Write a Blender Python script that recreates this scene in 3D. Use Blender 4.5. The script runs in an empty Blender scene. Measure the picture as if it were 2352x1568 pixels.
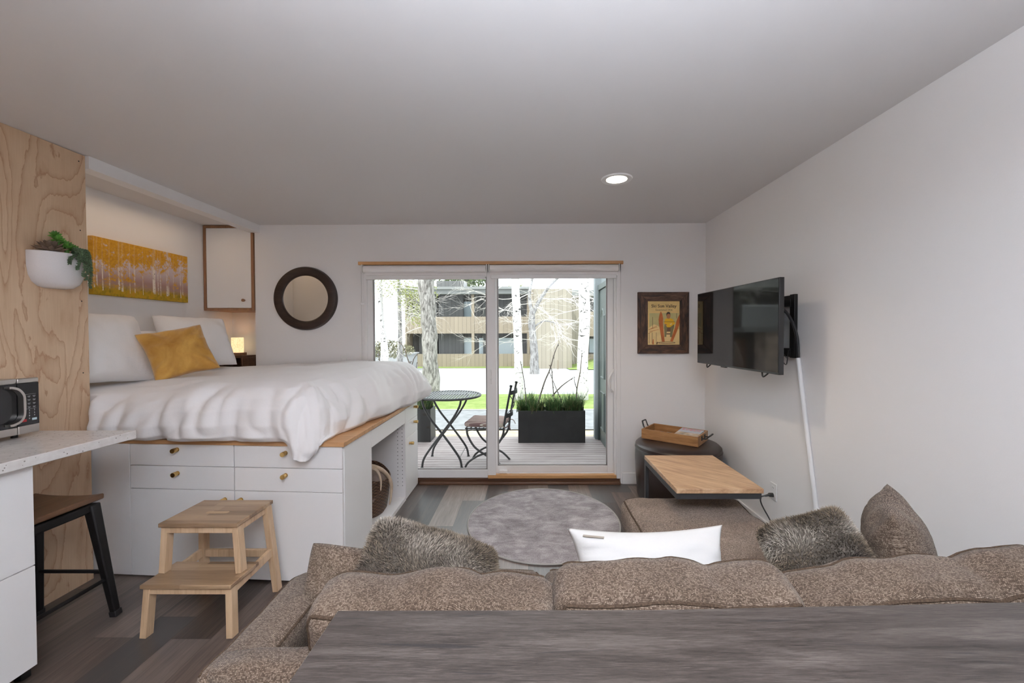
import bpy, math, random
from mathutils import Vector, Matrix, noise, Euler
R = random.Random(7)
PI = math.pi
SC = bpy.context.scene
COL = SC.collection

# ------------------------------------------------------------------ helpers
def node(nt, typ, inp=None, **attrs):
    nd = nt.nodes.new('ShaderNode' + typ)
    for k, v in attrs.items():
        setattr(nd, k, v)
    for k, v in (inp or {}).items():
        s = nd.inputs[k]
        if isinstance(v, bpy.types.NodeSocket):
            nt.links.new(v, s)
        else:
            s.default_value = v
    return nd

def c4(c):
    return (c[0], c[1], c[2], 1.0)

def ramp(nt, fac, stops, interp='LINEAR'):
    nd = nt.nodes.new('ShaderNodeValToRGB')
    cr = nd.color_ramp
    cr.interpolation = interp
    while len(cr.elements) < len(stops):
        cr.elements.new(0.5)
    for e, (p, c) in zip(cr.elements, stops):
        e.position = p
        e.color = c4(c) if not isinstance(c, float) else (c, c, c, 1)
    nt.links.new(fac, nd.inputs['Fac'])
    return nd.outputs['Color']

def math_(nt, op, a, b=0.0, c=None):
    i = {0: a, 1: b}
    if c is not None:
        i[2] = c
    return node(nt, 'Math', i, operation=op).outputs[0]

def mixc(nt, fac, a, b, mode='MIX'):
    nd = nt.nodes.new('ShaderNodeMix')
    nd.data_type = 'RGBA'
    nd.blend_type = mode
    for idx, v in ((0, fac), (6, a), (7, b)):
        if isinstance(v, bpy.types.NodeSocket):
            nt.links.new(v, nd.inputs[idx])
        else:
            nd.inputs[idx].default_value = v if idx == 0 else (c4(v) if len(v) == 3 else v)
    return nd.outputs[2]

def newmat(name):
    m = bpy.data.materials.new(name)
    m.use_nodes = True
    nt = m.node_tree
    b = nt.nodes['Principled BSDF']
    return m, nt, b

def objco(nt, scale=(1, 1, 1), rot=(0, 0, 0), loc=(0, 0, 0)):
    tc = nt.nodes.new('ShaderNodeTexCoord')
    mp = node(nt, 'Mapping', {'Vector': tc.outputs['Object'], 'Scale': scale, 'Rotation': rot, 'Location': loc})
    return mp.outputs['Vector']

def tnoise(nt, vec, scale, detail=3.0, rough=0.5, dist=0.0):
    return node(nt, 'TexNoise', {'Vector': vec, 'Scale': scale, 'Detail': detail, 'Roughness': rough, 'Distortion': dist}).outputs['Fac']

def bump(nt, b, height, strength=0.2, dist=0.01):
    nd = node(nt, 'Bump', {'Height': height, 'Strength': strength, 'Distance': dist})
    nt.links.new(nd.outputs['Normal'], b.inputs['Normal'])

def S(b, **kw):
    names = dict(col='Base Color', rough='Roughness', metal='Metallic', spec='Specular IOR Level', coat='Coat Weight',
                 coatr='Coat Roughness', sheen='Sheen Weight', emis='Emission Color', es='Emission Strength', alpha='Alpha', trans='Transmission Weight')
    for k, v in kw.items():
        b.inputs[names[k]].default_value = c4(v) if isinstance(v, tuple) else v

def plain(name, col, rough=0.5, metal=0.0, spec=0.5, bscale=0, bstr=0.1, var=0.0, vscale=3.0, coat=0.0, sheen=0.0):
    m, nt, b = newmat(name)
    S(b, col=col, rough=rough, metal=metal, spec=spec, coat=coat, sheen=sheen)
    v = objco(nt)
    if var:
        n = tnoise(nt, v, vscale, 4)
        lo = tuple(max(0, x * (1 - var)) for x in col)
        hi = tuple(min(1, x * (1 + var)) for x in col)
        nt.links.new(ramp(nt, n, [(0.3, lo), (0.7, hi)]), b.inputs['Base Color'])
    if bscale:
        bump(nt, b, tnoise(nt, v, bscale, 4), bstr, 0.005)
    return m

def wood(name, dark, mid, light, axis=0, scale=1.0, rough=0.45, stretch=14.0, blocks=None, bstr=0.08, rz=0.0, lo=0.28, hi=0.72):
    m, nt, b = newmat(name)
    sc = [scale * stretch] * 3
    sc[axis] = scale
    v = node(nt, 'Mapping', {'Vector': objco(nt, rot=(0, 0, rz)), 'Scale': tuple(sc)}).outputs['Vector']
    n1 = tnoise(nt, v, 2.0, 6, 0.6, 0.6)
    n2 = tnoise(nt, v, 9.0, 4, 0.6, 0.2)
    f = math_(nt, 'ADD', math_(nt, 'MULTIPLY', n1, 0.7), math_(nt, 'MULTIPLY', n2, 0.3))
    if blocks:
        co = objco(nt)
        sp = node(nt, 'SeparateXYZ', {'Vector': co})
        oth = [i for i in range(3) if i != axis and i != blocks[2]][0]
        r = math_(nt, 'FLOOR', math_(nt, 'DIVIDE', sp.outputs[oth], blocks[0]))
        rn = node(nt, 'TexWhiteNoise', {'W': r}, noise_dimensions='1D').outputs['Value']
        q = math_(nt, 'FLOOR', math_(nt, 'ADD', math_(nt, 'DIVIDE', sp.outputs[axis], blocks[1]), math_(nt, 'MULTIPLY', rn, 7.0)))
        wn = node(nt, 'TexWhiteNoise', {'W': math_(nt, 'ADD', math_(nt, 'MULTIPLY', r, 13.7), q)}, noise_dimensions='1D').outputs['Value']
        f = math_(nt, 'ADD', f, math_(nt, 'MULTIPLY', math_(nt, 'SUBTRACT', wn, 0.5), blocks[3] if len(blocks) > 3 else 0.38))
    col = ramp(nt, f, [(lo, dark), (0.5, mid), (hi, light)])
    nt.links.new(col, b.inputs['Base Color'])
    S(b, rough=rough)
    bump(nt, b, f, bstr, 0.004)
    return m

def tag(o, label=None, cat=None, group=None, kind=None):
    if label: o['label'] = label
    if cat: o['category'] = cat
    if group: o['group'] = group
    if kind: o['kind'] = kind
    return o

def thing(name, label, cat, loc=(0, 0, 0), rz=0.0, group=None):
    o = bpy.data.objects.new(name, None)
    o.empty_display_size = 0.1
    COL.objects.link(o)
    o.location = loc
    o.rotation_euler = (0, 0, rz)
    o['mloc'] = 0
    del o['mloc']
    return tag(o, label, cat, group)

def rootmat(o):
    while o.parent is not None:
        o = o.parent
    return Matrix.Translation(o.location) @ o.rotation_euler.to_matrix().to_4x4()

class MB:
    """collects shapes of one part; build() links them as one mesh object"""
    def __init__(s):
        s.v = []; s.f = []; s.m = []; s.cur = 0; s.uvf = []; s.cols = None
    def add(s, vs, fs, M=None, uv=None):
        o = len(s.v)
        if uv: s.uvf += uv
        for p in vs:
            p = Vector(p)
            s.v.append(M @ p if M is not None else p)
        for f in fs:
            s.f.append([o + i for i in f]); s.m.append(s.cur)
        return s
    def box(s, x0, x1, y0, y1, z0, z1, M=None):
        vs = [(x, y, z) for z in (z0, z1) for y in (y0, y1) for x in (x0, x1)]
        return s.add(vs, [(0, 2, 3, 1), (4, 5, 7, 6), (0, 1, 5, 4), (2, 6, 7, 3), (0, 4, 6, 2), (1, 3, 7, 5)], M)
    def cbox(s, c, d, M=None):
        return s.box(c[0] - d[0] / 2, c[0] + d[0] / 2, c[1] - d[1] / 2, c[1] + d[1] / 2, c[2] - d[2] / 2, c[2] + d[2] / 2, M)
    def bar(s, p0, p1, w, h, up=(0, 0, 1), w1=None, h1=None):
        p0 = Vector(p0); p1 = Vector(p1); d = (p1 - p0).normalized(); up = Vector(up)
        if abs(d.dot(up)) > 0.98: up = Vector((0, 1, 0))
        r = d.cross(up).normalized(); u = r.cross(d).normalized()
        w1 = w if w1 is None else w1; h1 = h if h1 is None else h1
        vs = []
        for p, a, b in ((p0, w, h), (p1, w1, h1)):
            for sx, sy in ((-1, -1), (1, -1), (1, 1), (-1, 1)):
                vs.append(p + r * sx * a / 2 + u * sy * b / 2)
        return s.add(vs, [(3, 2, 1, 0), (4, 5, 6, 7), (0, 1, 5, 4), (1, 2, 6, 5), (2, 3, 7, 6), (3, 0, 4, 7)])
    def tube(s, pts, r, n=8, closed=False, caps=True):
        pts = [Vector(p) for p in pts]
        k = len(pts)
        rad = r if isinstance(r, (list, tuple)) else [r] * k
        o = len(s.v)
        prev = None
        for i, p in enumerate(pts):
            if closed: d = pts[(i + 1) % k] - pts[i - 1]
            else: d = pts[min(i + 1, k - 1)] - pts[max(i - 1, 0)]
            d = d.normalized() if d.length > 1e-9 else Vector((0, 0, 1))
            if prev is None:
                a = Vector((0, 0, 1)) if abs(d.z) < 0.9 else Vector((1, 0, 0))
                x = a.cross(d).normalized()
            else:
                x = (prev - d * prev.dot(d))
                x = x.normalized() if x.length > 1e-6 else Vector((1, 0, 0)).cross(d).normalized()
            prev = x
            y = d.cross(x)
            for j in range(n):
                a = 2 * PI * j / n
                s.v.append(p + (x * math.cos(a) + y * math.sin(a)) * rad[i])
        m = k if closed else k - 1
        for i in range(m):
            a = o + i * n; b = o + ((i + 1) % k) * n
            for j in range(n):
                s.f.append([a + j, a + (j + 1) % n, b + (j + 1) % n, b + j]); s.m.append(s.cur)
        if caps and not closed:
            s.f.append([o + j for j in reversed(range(n))]); s.m.append(s.cur)
            s.f.append([o + (k - 1) * n + j for j in range(n)]); s.m.append(s.cur)
        return s
    def cyl(s, p0, p1, r0, r1=None, n=24):
        return s.tube([p0, p1], [r0, r0 if r1 is None else r1], n)
    def lathe(s, prof, n=48, M=None, cap0=True, cap1=True, sx=1.0, sy=1.0, a0=0.0, a1=2 * PI):
        full = abs(a1 - a0 - 2 * PI) < 1e-6
        nn = n if full else n + 1
        vs = []; fs = []
        for (r, z) in prof:
            for j in range(nn):
                a = a0 + (a1 - a0) * j / n
                vs.append((r * math.cos(a) * sx, r * math.sin(a) * sy, z))
        for i in range(len(prof) - 1):
            for j in range(n):
                j2 = (j + 1) % nn
                fs.append((i * nn + j, i * nn + j2, (i + 1) * nn + j2, (i + 1) * nn + j))
        if cap0: fs.append(tuple(reversed(range(nn))))
        if cap1: fs.append(tuple((len(prof) - 1) * nn + j for j in range(nn)))
        return s.add(vs, fs, M)
    def prism(s, poly, t, M=None):
        """poly in local xy, extruded by t along +z"""
        n = len(poly)
        vs = [(x, y, 0) for x, y in poly] + [(x, y, t) for x, y in poly]
        fs = [tuple(reversed(range(n))), tuple(range(n, 2 * n))] + [(i, (i + 1) % n, n + (i + 1) % n, n + i) for i in range(n)]
        return s.add(vs, fs, M)
    def grid(s, nu, nv, fn, M=None, wrap_u=False):
        vs = [fn(i / (nu if wrap_u else nu), j / nv) for j in range(nv + 1) for i in range(nu + (0 if wrap_u else 1))]
        w = nu if wrap_u else nu + 1
        fs = [(j * w + i, j * w + (i + 1) % w, (j + 1) * w + (i + 1) % w, (j + 1) * w + i) for j in range(nv) for i in range(nu)]
        return s.add(vs, fs, M)
    def ball(s, c, r, n=12, sq=(1, 1, 1)):
        prof = [(math.sin(PI * i / n) * r + 1e-5, -math.cos(PI * i / n) * r) for i in range(n + 1)]
        return s.lathe(prof, n * 2, Matrix.Translation(c) @ Matrix.Diagonal((sq[0], sq[1], sq[2], 1)))
    def build(s, name, mat, parent=None, smooth=True, ang=35, bev=0.0, seg=2, sub=0, label=None, cat=None, group=None, kind=None, base=True):
        mats = mat if isinstance(mat, (list, tuple)) else [mat]
        me = bpy.data.meshes.new(name)
        if parent is not None:
            inv = rootmat(parent).inverted()
            pts = [inv @ p for p in s.v]; loc = None
        elif base:
            xs = [p.x for p in s.v]; ys = [p.y for p in s.v]; zs = [p.z for p in s.v]
            loc = Vector(((min(xs) + max(xs)) / 2, (min(ys) + max(ys)) / 2, min(zs)))
            pts = [p - loc for p in s.v]
        else:
            pts = s.v; loc = Vector((0, 0, 0))
        me.from_pydata([tuple(p) for p in pts], [], s.f)
        for mm in mats: me.materials.append(mm)
        if len(mats) > 1:
            me.polygons.foreach_set('material_index', s.m)
        if s.uvf and len(s.uvf) == len(s.f):
            ul = me.uv_layers.new(name='UVMap'); flat = []
            for q in s.uvf:
                for c in q: flat += [c[0], c[1]]
            ul.data.foreach_set('uv', flat)
        if s.cols is not None:
            at = me.color_attributes.new('Col', 'FLOAT_COLOR', 'POINT')
            flat = []
            for c in s.cols: flat += [c[0], c[1], c[2], 1.0]
            at.data.foreach_set('color', flat)
        if smooth:
            me.polygons.foreach_set('use_smooth', [True] * len(me.polygons))
            if ang < 180 and hasattr(me, 'set_sharp_from_angle'):
                me.set_sharp_from_angle(angle=math.radians(ang))
        me.update()
        o = bpy.data.objects.new(name, me)
        COL.objects.link(o)
        if parent is not None: o.parent = parent
        else: o.location = loc
        if bev:
            md = o.modifiers.new('Bevel', 'BEVEL'); md.width = bev; md.segments = seg; md.limit_method = 'ANGLE'; md.angle_limit = math.radians(40)
            md.harden_normals = False
        if sub:
            md = o.modifiers.new('Subd', 'SUBSURF'); md.levels = sub; md.render_levels = sub
        return tag(o, label, cat, group, kind)

def struct(name, mb, mat, **kw):
    return mb.build(name, mat, None, kind='structure', base=False, **kw)

def dup(root, loc, rz=0.0, label=None, group=None):
    r = root.copy(); COL.objects.link(r); r.location = loc; r.rotation_euler = (0, 0, rz)
    if label: r['label'] = label
    if group: r['group'] = group
    for ch in list(root.children):
        c = ch.copy(); COL.objects.link(c); c.parent = r
        for g in list(ch.children):
            d = g.copy(); COL.objects.link(d); d.parent = c
    return r

def spline(pts, n=8):
    """Catmull-Rom through pts"""
    P = [Vector(p) for p in pts]
    out = []
    for i in range(len(P) - 1):
        p0 = P[max(i - 1, 0)]; p1 = P[i]; p2 = P[i + 1]; p3 = P[min(i + 2, len(P) - 1)]
        for k in range(n):
            t = k / n
            out.append(0.5 * ((2 * p1) + (p2 - p0) * t + (2 * p0 - 5 * p1 + 4 * p2 - p3) * t * t + (3 * p1 - p0 - 3 * p2 + p3) * t ** 3))
    out.append(P[-1])
    return out

def frame(loc, zdir, ydir):
    z = Vector(zdir).normalized(); y = Vector(ydir); y = (y - z * y.dot(z)).normalized(); x = y.cross(z)
    M = Matrix((x, y, z)).transposed().to_4x4()
    M.translation = Vector(loc)
    return M

def fbm(p, o=3):
    return noise.fractal(Vector(p), 1.0, 2.0, o)

PUV = {}
def pillow_shape(w, h, t, n=26, pinch=0.07, wr=0.006, seed=0, flat=0.55, dent=None, crn=0.05):
    """closed pillow in local coords: x width, y height, z thickness"""
    vs = []; idx = {}
    def pt(u, v, sgn):
        cr_ = 1 - crn * abs(u * v) ** 5
        x = w / 2 * u * (1 - pinch * (1 - v * v) * abs(u) ** 2) * cr_
        y = h / 2 * v * (1 - pinch * (1 - u * u) * abs(v) ** 2) * cr_
        e = max(0.0, (1 - abs(u) ** 2.4) * (1 - abs(v) ** 2.4))
        z = t / 2 * e ** flat
        if dent is not None:
            z -= dent[2] * math.exp(-(((u - dent[0]) / 0.35) ** 2 + ((v - dent[1]) / 0.5) ** 2)) * e
        a = math.atan2(v, u); rr = math.hypot(u, v)
        nz = fbm((x * 7 + seed, y * 7, 3.1 * sgn), 3) * wr * 1.3
        nz += wr * rr * rr * math.sin(a * 12 + 5 * fbm((x * 5, y * 5, seed), 2)) * 0.8
        return Vector((x, y, sgn * z + nz * min(1, e * 4)))
    fs = []
    for sgn in (1, -1):
        for j in range(n + 1):
            for i in range(n + 1):
                u = -1 + 2 * i / n; v = -1 + 2 * j / n
                u = math.sin(u * PI / 2) * 0.5 + u * 0.5; v = math.sin(v * PI / 2) * 0.5 + v * 0.5
                edge = i in (0, n) or j in (0, n)
                key = (i, j) if edge else (i, j, sgn)
                if key not in idx:
                    idx[key] = len(vs); vs.append(pt(u, v, sgn))
        g = lambda i, j: idx[(i, j)] if (i in (0, n) or j in (0, n)) else idx[(i, j, sgn)]
        for j in range(n):
            for i in range(n):
                q = [g(i, j), g(i + 1, j), g(i + 1, j + 1), g(i, j + 1)]
                fs.append(q if sgn > 0 else q[::-1])
    rim = []
    for i in range(n): rim.append((i, 0))
    for j in range(n): rim.append((n, j))
    for i in range(n, 0, -1): rim.append((i, n))
    for j in range(n, 0, -1): rim.append((0, j))
    PUV[id(vs)] = [[(vs[i].x, vs[i].y) for i in f] for f in fs]
    return vs, fs, [vs[idx[k]] for k in rim]

def softbox_shape(hx, hy, hz, r, bulge=(0, 0, 0), n=14, wr=0.0, seed=0, fn=None):
    """rounded, bulging cushion block centred on the origin"""
    H = Vector((hx, hy, hz)); vs = []; idx = {}; fs = []; uvs = []
    def pos(p):
        q = Vector([max(-(H[i] - r), min(H[i] - r, p[i] * H[i])) for i in range(3)])
        d = Vector([p[i] * H[i] - q[i] for i in range(3)])
        nrm = d.normalized() if d.length > 1e-9 else Vector((0, 0, 0))
        out = q + nrm * r
        for i in range(3):
            a, b = [k for k in range(3) if k != i]
            k = (1 - p[a] ** 2) * (1 - p[b] ** 2)
            out[i] += bulge[i] * k * (p[i] ** 3 if abs(p[i]) < 1 else p[i])
        if wr:
            out += nrm * fbm((out.x * 6 + seed, out.y * 6, out.z * 6), 3) * wr
        if fn: out = fn(out, p)
        return out
    def wv(t):
        return math.sin(t * PI / 2) * 0.35 + t * 0.65
    for ax in range(3):
        a, b = (ax + 1) % 3, (ax + 2) % 3
        for sg in (-1, 1):
            for j in range(n):
                for i in range(n):
                    q = []
                    for di, dj in ((0, 0), (1, 0), (1, 1), (0, 1)):
                        key = [0, 0, 0]; key[ax] = n * (sg > 0); key[a] = i + di; key[b] = j + dj
                        key = tuple(key)
                        if key not in idx:
                            idx[key] = len(vs); vs.append(pos([wv(-1 + 2 * k / n) for k in key]))
                        q.append(idx[key])
                    ua, va = {0: (1, 2), 1: (0, 2), 2: (0, 1)}[ax]
                    cc = [(vs[k_][ua], vs[k_][va] + 0.37 * ax * sg) for k_ in q]
                    fs.append(q if sg > 0 else q[::-1]); uvs.append(cc if sg > 0 else cc[::-1])
    PUV[id(vs)] = uvs
    return vs, fs, pos

def blades(mb, count, place, hmin, hmax, width, lean, rnd, droop=0.3, seg=3):
    """grass blades: place() gives a root point"""
    for _ in range(count):
        p = Vector(place()); h = rnd.uniform(hmin, hmax); a = rnd.uniform(0, 2 * PI); l = rnd.uniform(0.1, 1.0) * lean * h
        d = Vector((math.cos(a), math.sin(a), 0)); sd = Vector((-math.sin(a), math.cos(a), 0)) * width / 2
        o = len(mb.v)
        for k in range(seg + 1):
            t = k / seg
            c = p + d * l * t ** 1.7 + Vector((0, 0, h * (t - droop * t ** 2.5 * (l / (lean * h + 1e-6)))))
            w = 1 - t * 0.93
            mb.v.append(c - sd * w); mb.v.append(c + sd * w)
        for k in range(seg):
            mb.f.append([o + 2 * k, o + 2 * k + 1, o + 2 * k + 3, o + 2 * k + 2]); mb.m.append(mb.cur)
# ------------------------------------------------------------------ materials
M = {}
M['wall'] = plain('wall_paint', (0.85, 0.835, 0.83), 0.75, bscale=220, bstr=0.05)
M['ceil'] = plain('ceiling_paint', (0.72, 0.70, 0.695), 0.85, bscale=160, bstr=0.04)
M['trimw'] = plain('white_trim', (0.86, 0.845, 0.84), 0.4)
M['vinyl'] = plain('door_vinyl', (0.85, 0.835, 0.83), 0.35)
M['cab'] = plain('white_cabinet', (0.89, 0.88, 0.875), 0.32, spec=0.4)
M['mel'] = plain('white_melamine', (0.84, 0.815, 0.81), 0.4)
M['dark'] = plain('dark_gap', (0.015, 0.013, 0.012), 0.8)
M['brass'] = plain('brushed_brass', (0.62, 0.42, 0.16), 0.3, 1.0, bscale=300, bstr=0.05)
M['black'] = plain('black_metal', (0.018, 0.017, 0.017), 0.45, 0.4)
M['blackp'] = plain('black_plastic', (0.02, 0.02, 0.021), 0.35)
M['iron'] = plain('wrought_iron', (0.05, 0.05, 0.052), 0.5, 0.3)
M['steel'] = plain('brushed_steel', (0.55, 0.52, 0.49), 0.34, 1.0, bscale=200, bstr=0.04)
M['whitep'] = plain('white_plastic', (0.82, 0.81, 0.80), 0.35)
M['pvc'] = plain('white_conduit', (0.83, 0.83, 0.83), 0.3)
M['birch'] = wood('light_beech', (0.42, 0.265, 0.155), (0.60, 0.415, 0.255), (0.70, 0.51, 0.34), 2, 0.8, 0.4, 16)
M['birchx'] = wood('worn_beech_top', (0.19, 0.115, 0.06), (0.30, 0.19, 0.108), (0.42, 0.285, 0.17), 0, 0.9, 0.35, 12, blocks=(0.055, 0.4, 2))
M['plyedge'] = wood('plywood_board', (0.36, 0.18, 0.075), (0.52, 0.28, 0.125), (0.62, 0.37, 0.18), 0, 0.6, 0.4, 14)
M['fir'] = wood('fir_strip', (0.40, 0.20, 0.075), (0.56, 0.30, 0.12), (0.65, 0.37, 0.17), 0, 0.6, 0.4, 18)
M['seatw'] = wood('stool_seat_wood', (0.075, 0.036, 0.018), (0.145, 0.072, 0.036), (0.22, 0.115, 0.06), 1, 1.0, 0.4, 12)
M['walnut'] = wood('dark_walnut', (0.05, 0.022, 0.012), (0.11, 0.05, 0.025), (0.17, 0.085, 0.045), 0, 1.0, 0.4, 12)
M['cabedge'] = wood('cabinet_edge_wood', (0.20, 0.09, 0.04), (0.30, 0.15, 0.075), (0.40, 0.22, 0.11), 2, 0.8, 0.45, 14)
M['rustic'] = wood('rustic_frame_wood', (0.018, 0.010, 0.007), (0.075, 0.034, 0.018), (0.17, 0.085, 0.05), 2, 2.6, 0.55, 6, bstr=0.5, lo=0.40, hi=0.62)
M['rusticx'] = wood('rustic_frame_wood_rail', (0.018, 0.010, 0.007), (0.075, 0.034, 0.018), (0.17, 0.085, 0.05), 0, 2.6, 0.55, 6, bstr=0.5, lo=0.40, hi=0.62)
M['tray'] = wood('tray_wood', (0.22, 0.10, 0.035), (0.36, 0.175, 0.065), (0.46, 0.25, 0.10), 0, 1.6, 0.4, 12, rz=0.67, lo=0.34, hi=0.64)
M['sidetop'] = wood('side_table_wood', (0.30, 0.165, 0.085), (0.50, 0.315, 0.18), (0.64, 0.44, 0.27), 0, 1.6, 0.38, 7, rz=0.75, lo=0.32, hi=0.66)
M['mirframe'] = wood('mirror_frame_wood', (0.014, 0.007, 0.005), (0.028, 0.014, 0.010), (0.05, 0.026, 0.018), 0, 2.0, 0.4, 8)
M['linen'] = plain('white_linen', (0.90, 0.875, 0.865), 0.85, spec=0.2, bscale=90, bstr=0.12, sheen=0.15)
M['pillowc'] = plain('pillow_linen', (0.90, 0.88, 0.865), 0.85, spec=0.2, bscale=120, bstr=0.15, sheen=0.15)
M['whitecush'] = plain('bleached_cotton', (0.68, 0.665, 0.64), 0.8, spec=0.2, bscale=160, bstr=0.12)

def m_velvet():
    m, nt, b = newmat('mustard_velvet')
    v = objco(nt)
    n = tnoise(nt, v, 5, 4, 0.6, 0.4)
    nt.links.new(ramp(nt, n, [(0.3, (0.40, 0.18, 0.02)), (0.7, (0.72, 0.41, 0.09))]), b.inputs['Base Color'])
    S(b, rough=0.6, sheen=0.5, spec=0.3)
    bump(nt, b, tnoise(nt, v, 14, 3), 0.5, 0.01)
    return m
M['velvet'] = m_velvet()

def m_tweed(name, k=1.0):
    m, nt, b = newmat(name)
    uv = nt.nodes.new('ShaderNodeTexCoord').outputs['UV']
    v = objco(nt)
    wob = node(nt, 'TexNoise', {'Vector': v, 'Scale': 9.0, 'Detail': 2.0})
    vv = node(nt, 'VectorMath', {0: uv, 1: node(nt, 'VectorMath', {0: wob.outputs['Color'], 'Scale': 0.035}, operation='SCALE').outputs[0]}, operation='ADD').outputs[0]
    sp = node(nt, 'SeparateXYZ', {'Vector': vv})
    rows = math_(nt, 'DIVIDE', sp.outputs[1], 0.0024)
    row = math_(nt, 'FLOOR', rows)
    rn = node(nt, 'TexWhiteNoise', {'W': row}, noise_dimensions='1D').outputs['Value']
    cols = math_(nt, 'ADD', math_(nt, 'DIVIDE', sp.outputs[0], 0.0038), math_(nt, 'MULTIPLY', rn, 11.0))
    cell = math_(nt, 'FLOOR', cols)
    wn = node(nt, 'TexWhiteNoise', {'Vector': node(nt, 'CombineXYZ', {'X': cell, 'Y': row}).outputs[0]}, noise_dimensions='2D').outputs['Value']
    pr = math_(nt, 'ABSOLUTE', math_(nt, 'SINE', math_(nt, 'MULTIPLY', rows, PI)))
    pc = math_(nt, 'ABSOLUTE', math_(nt, 'SINE', math_(nt, 'MULTIPLY', cols, PI)))
    h = math_(nt, 'MULTIPLY', math_(nt, 'POWER', pr, 0.6), math_(nt, 'POWER', pc, 0.4))
    big = tnoise(nt, v, 6, 3)
    t = math_(nt, 'ADD', math_(nt, 'ADD', math_(nt, 'MULTIPLY', wn, 0.34), math_(nt, 'MULTIPLY', h, 0.46)), math_(nt, 'MULTIPLY', math_(nt, 'SUBTRACT', big, 0.5), 0.30))
    c = lambda r, g, bb: (r * k, g * k, bb * k)
    nt.links.new(ramp(nt, t, [(0.12, c(0.036, 0.023, 0.016)), (0.42, c(0.135, 0.093, 0.066)), (0.62, c(0.25, 0.187, 0.14)), (0.90, c(0.47, 0.375, 0.30))]), b.inputs['Base Color'])
    S(b, rough=0.92, spec=0.12, sheen=0.1)
    bump(nt, b, h, 0.5, 0.002)
    return m
M['tweed'] = m_tweed('brown_tweed', 0.86)
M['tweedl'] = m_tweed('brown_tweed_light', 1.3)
M['piping'] = plain('tweed_piping', (0.085, 0.058, 0.040), 0.9, spec=0.1, bscale=300, bstr=0.5, var=0.35, vscale=200)

def m_floor():
    m, nt, b = newmat('plank_floor')
    co = objco(nt)
    sp = node(nt, 'SeparateXYZ', {'Vector': co})
    W, Ln = 0.185, 1.22
    xs = math_(nt, 'DIVIDE', sp.outputs[0], W)
    row = math_(nt, 'FLOOR', xs)
    rn = node(nt, 'TexWhiteNoise', {'W': row}, noise_dimensions='1D').outputs['Value']
    ys = math_(nt, 'ADD', math_(nt, 'DIVIDE', sp.outputs[1], Ln), math_(nt, 'MULTIPLY', rn, 5.3))
    q = math_(nt, 'FLOOR', ys)
    wn = node(nt, 'TexWhiteNoise', {'W': math_(nt, 'ADD', math_(nt, 'MULTIPLY', row, 17.31), q)}, noise_dimensions='1D').outputs['Value']
    off = node(nt, 'CombineXYZ', {'X': math_(nt, 'MULTIPLY', wn, 9.0), 'Y': math_(nt, 'MULTIPLY', wn, 31.0)}).outputs[0]
    vv = node(nt, 'VectorMath', {0: co, 1: off}, operation='ADD').outputs[0]
    mp = node(nt, 'Mapping', {'Vector': vv, 'Scale': (16, 0.9, 1)}).outputs[0]
    g1 = tnoise(nt, mp, 2.0, 6, 0.62, 0.8)
    mp2 = node(nt, 'Mapping', {'Vector': vv, 'Scale': (70, 3.0, 1)}).outputs[0]
    g2 = tnoise(nt, mp2, 3.0, 4, 0.6)
    f = math_(nt, 'ADD', math_(nt, 'ADD', math_(nt, 'MULTIPLY', g1, 0.55), math_(nt, 'MULTIPLY', g2, 0.35)), math_(nt, 'MULTIPLY', math_(nt, 'SUBTRACT', wn, 0.5), 0.44))
    col = ramp(nt, f, [(0.22, (0.024, 0.015, 0.011)), (0.45, (0.092, 0.061, 0.046)), (0.60, (0.178, 0.126, 0.098)), (0.82, (0.33, 0.25, 0.205))])
    wn2 = node(nt, 'TexWhiteNoise', {'W': math_(nt, 'ADD', math_(nt, 'MULTIPLY', row, 3.7), math_(nt, 'MULTIPLY', q, 7.7))}, noise_dimensions='1D').outputs['Value']
    col = mixc(nt, math_(nt, 'MULTIPLY', wn2, 0.5), col, (0.105, 0.098, 0.095))
    gx = math_(nt, 'ABSOLUTE', math_(nt, 'SUBTRACT', math_(nt, 'FRACT', xs), 0.5))
    gy = math_(nt, 'ABSOLUTE', math_(nt, 'SUBTRACT', math_(nt, 'FRACT', ys), 0.5))
    gap = math_(nt, 'MAXIMUM', math_(nt, 'GREATER_THAN', gx, 0.4945), math_(nt, 'GREATER_THAN', gy, 0.4988))
    col = mixc(nt, math_(nt, 'MULTIPLY', gap, 0.65), col, (0.02, 0.015, 0.012))
    nt.links.new(col, b.inputs['Base Color'])
    nt.links.new(math_(nt, 'ADD', 0.25, math_(nt, 'MULTIPLY', g1, 0.14)), b.inputs['Roughness'])
    S(b, spec=0.5)
    bump(nt, b, math_(nt, 'SUBTRACT', f, math_(nt, 'MULTIPLY', gap, 1.0)), 0.06, 0.003)
    return m
M['floor'] = m_floor()

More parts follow.
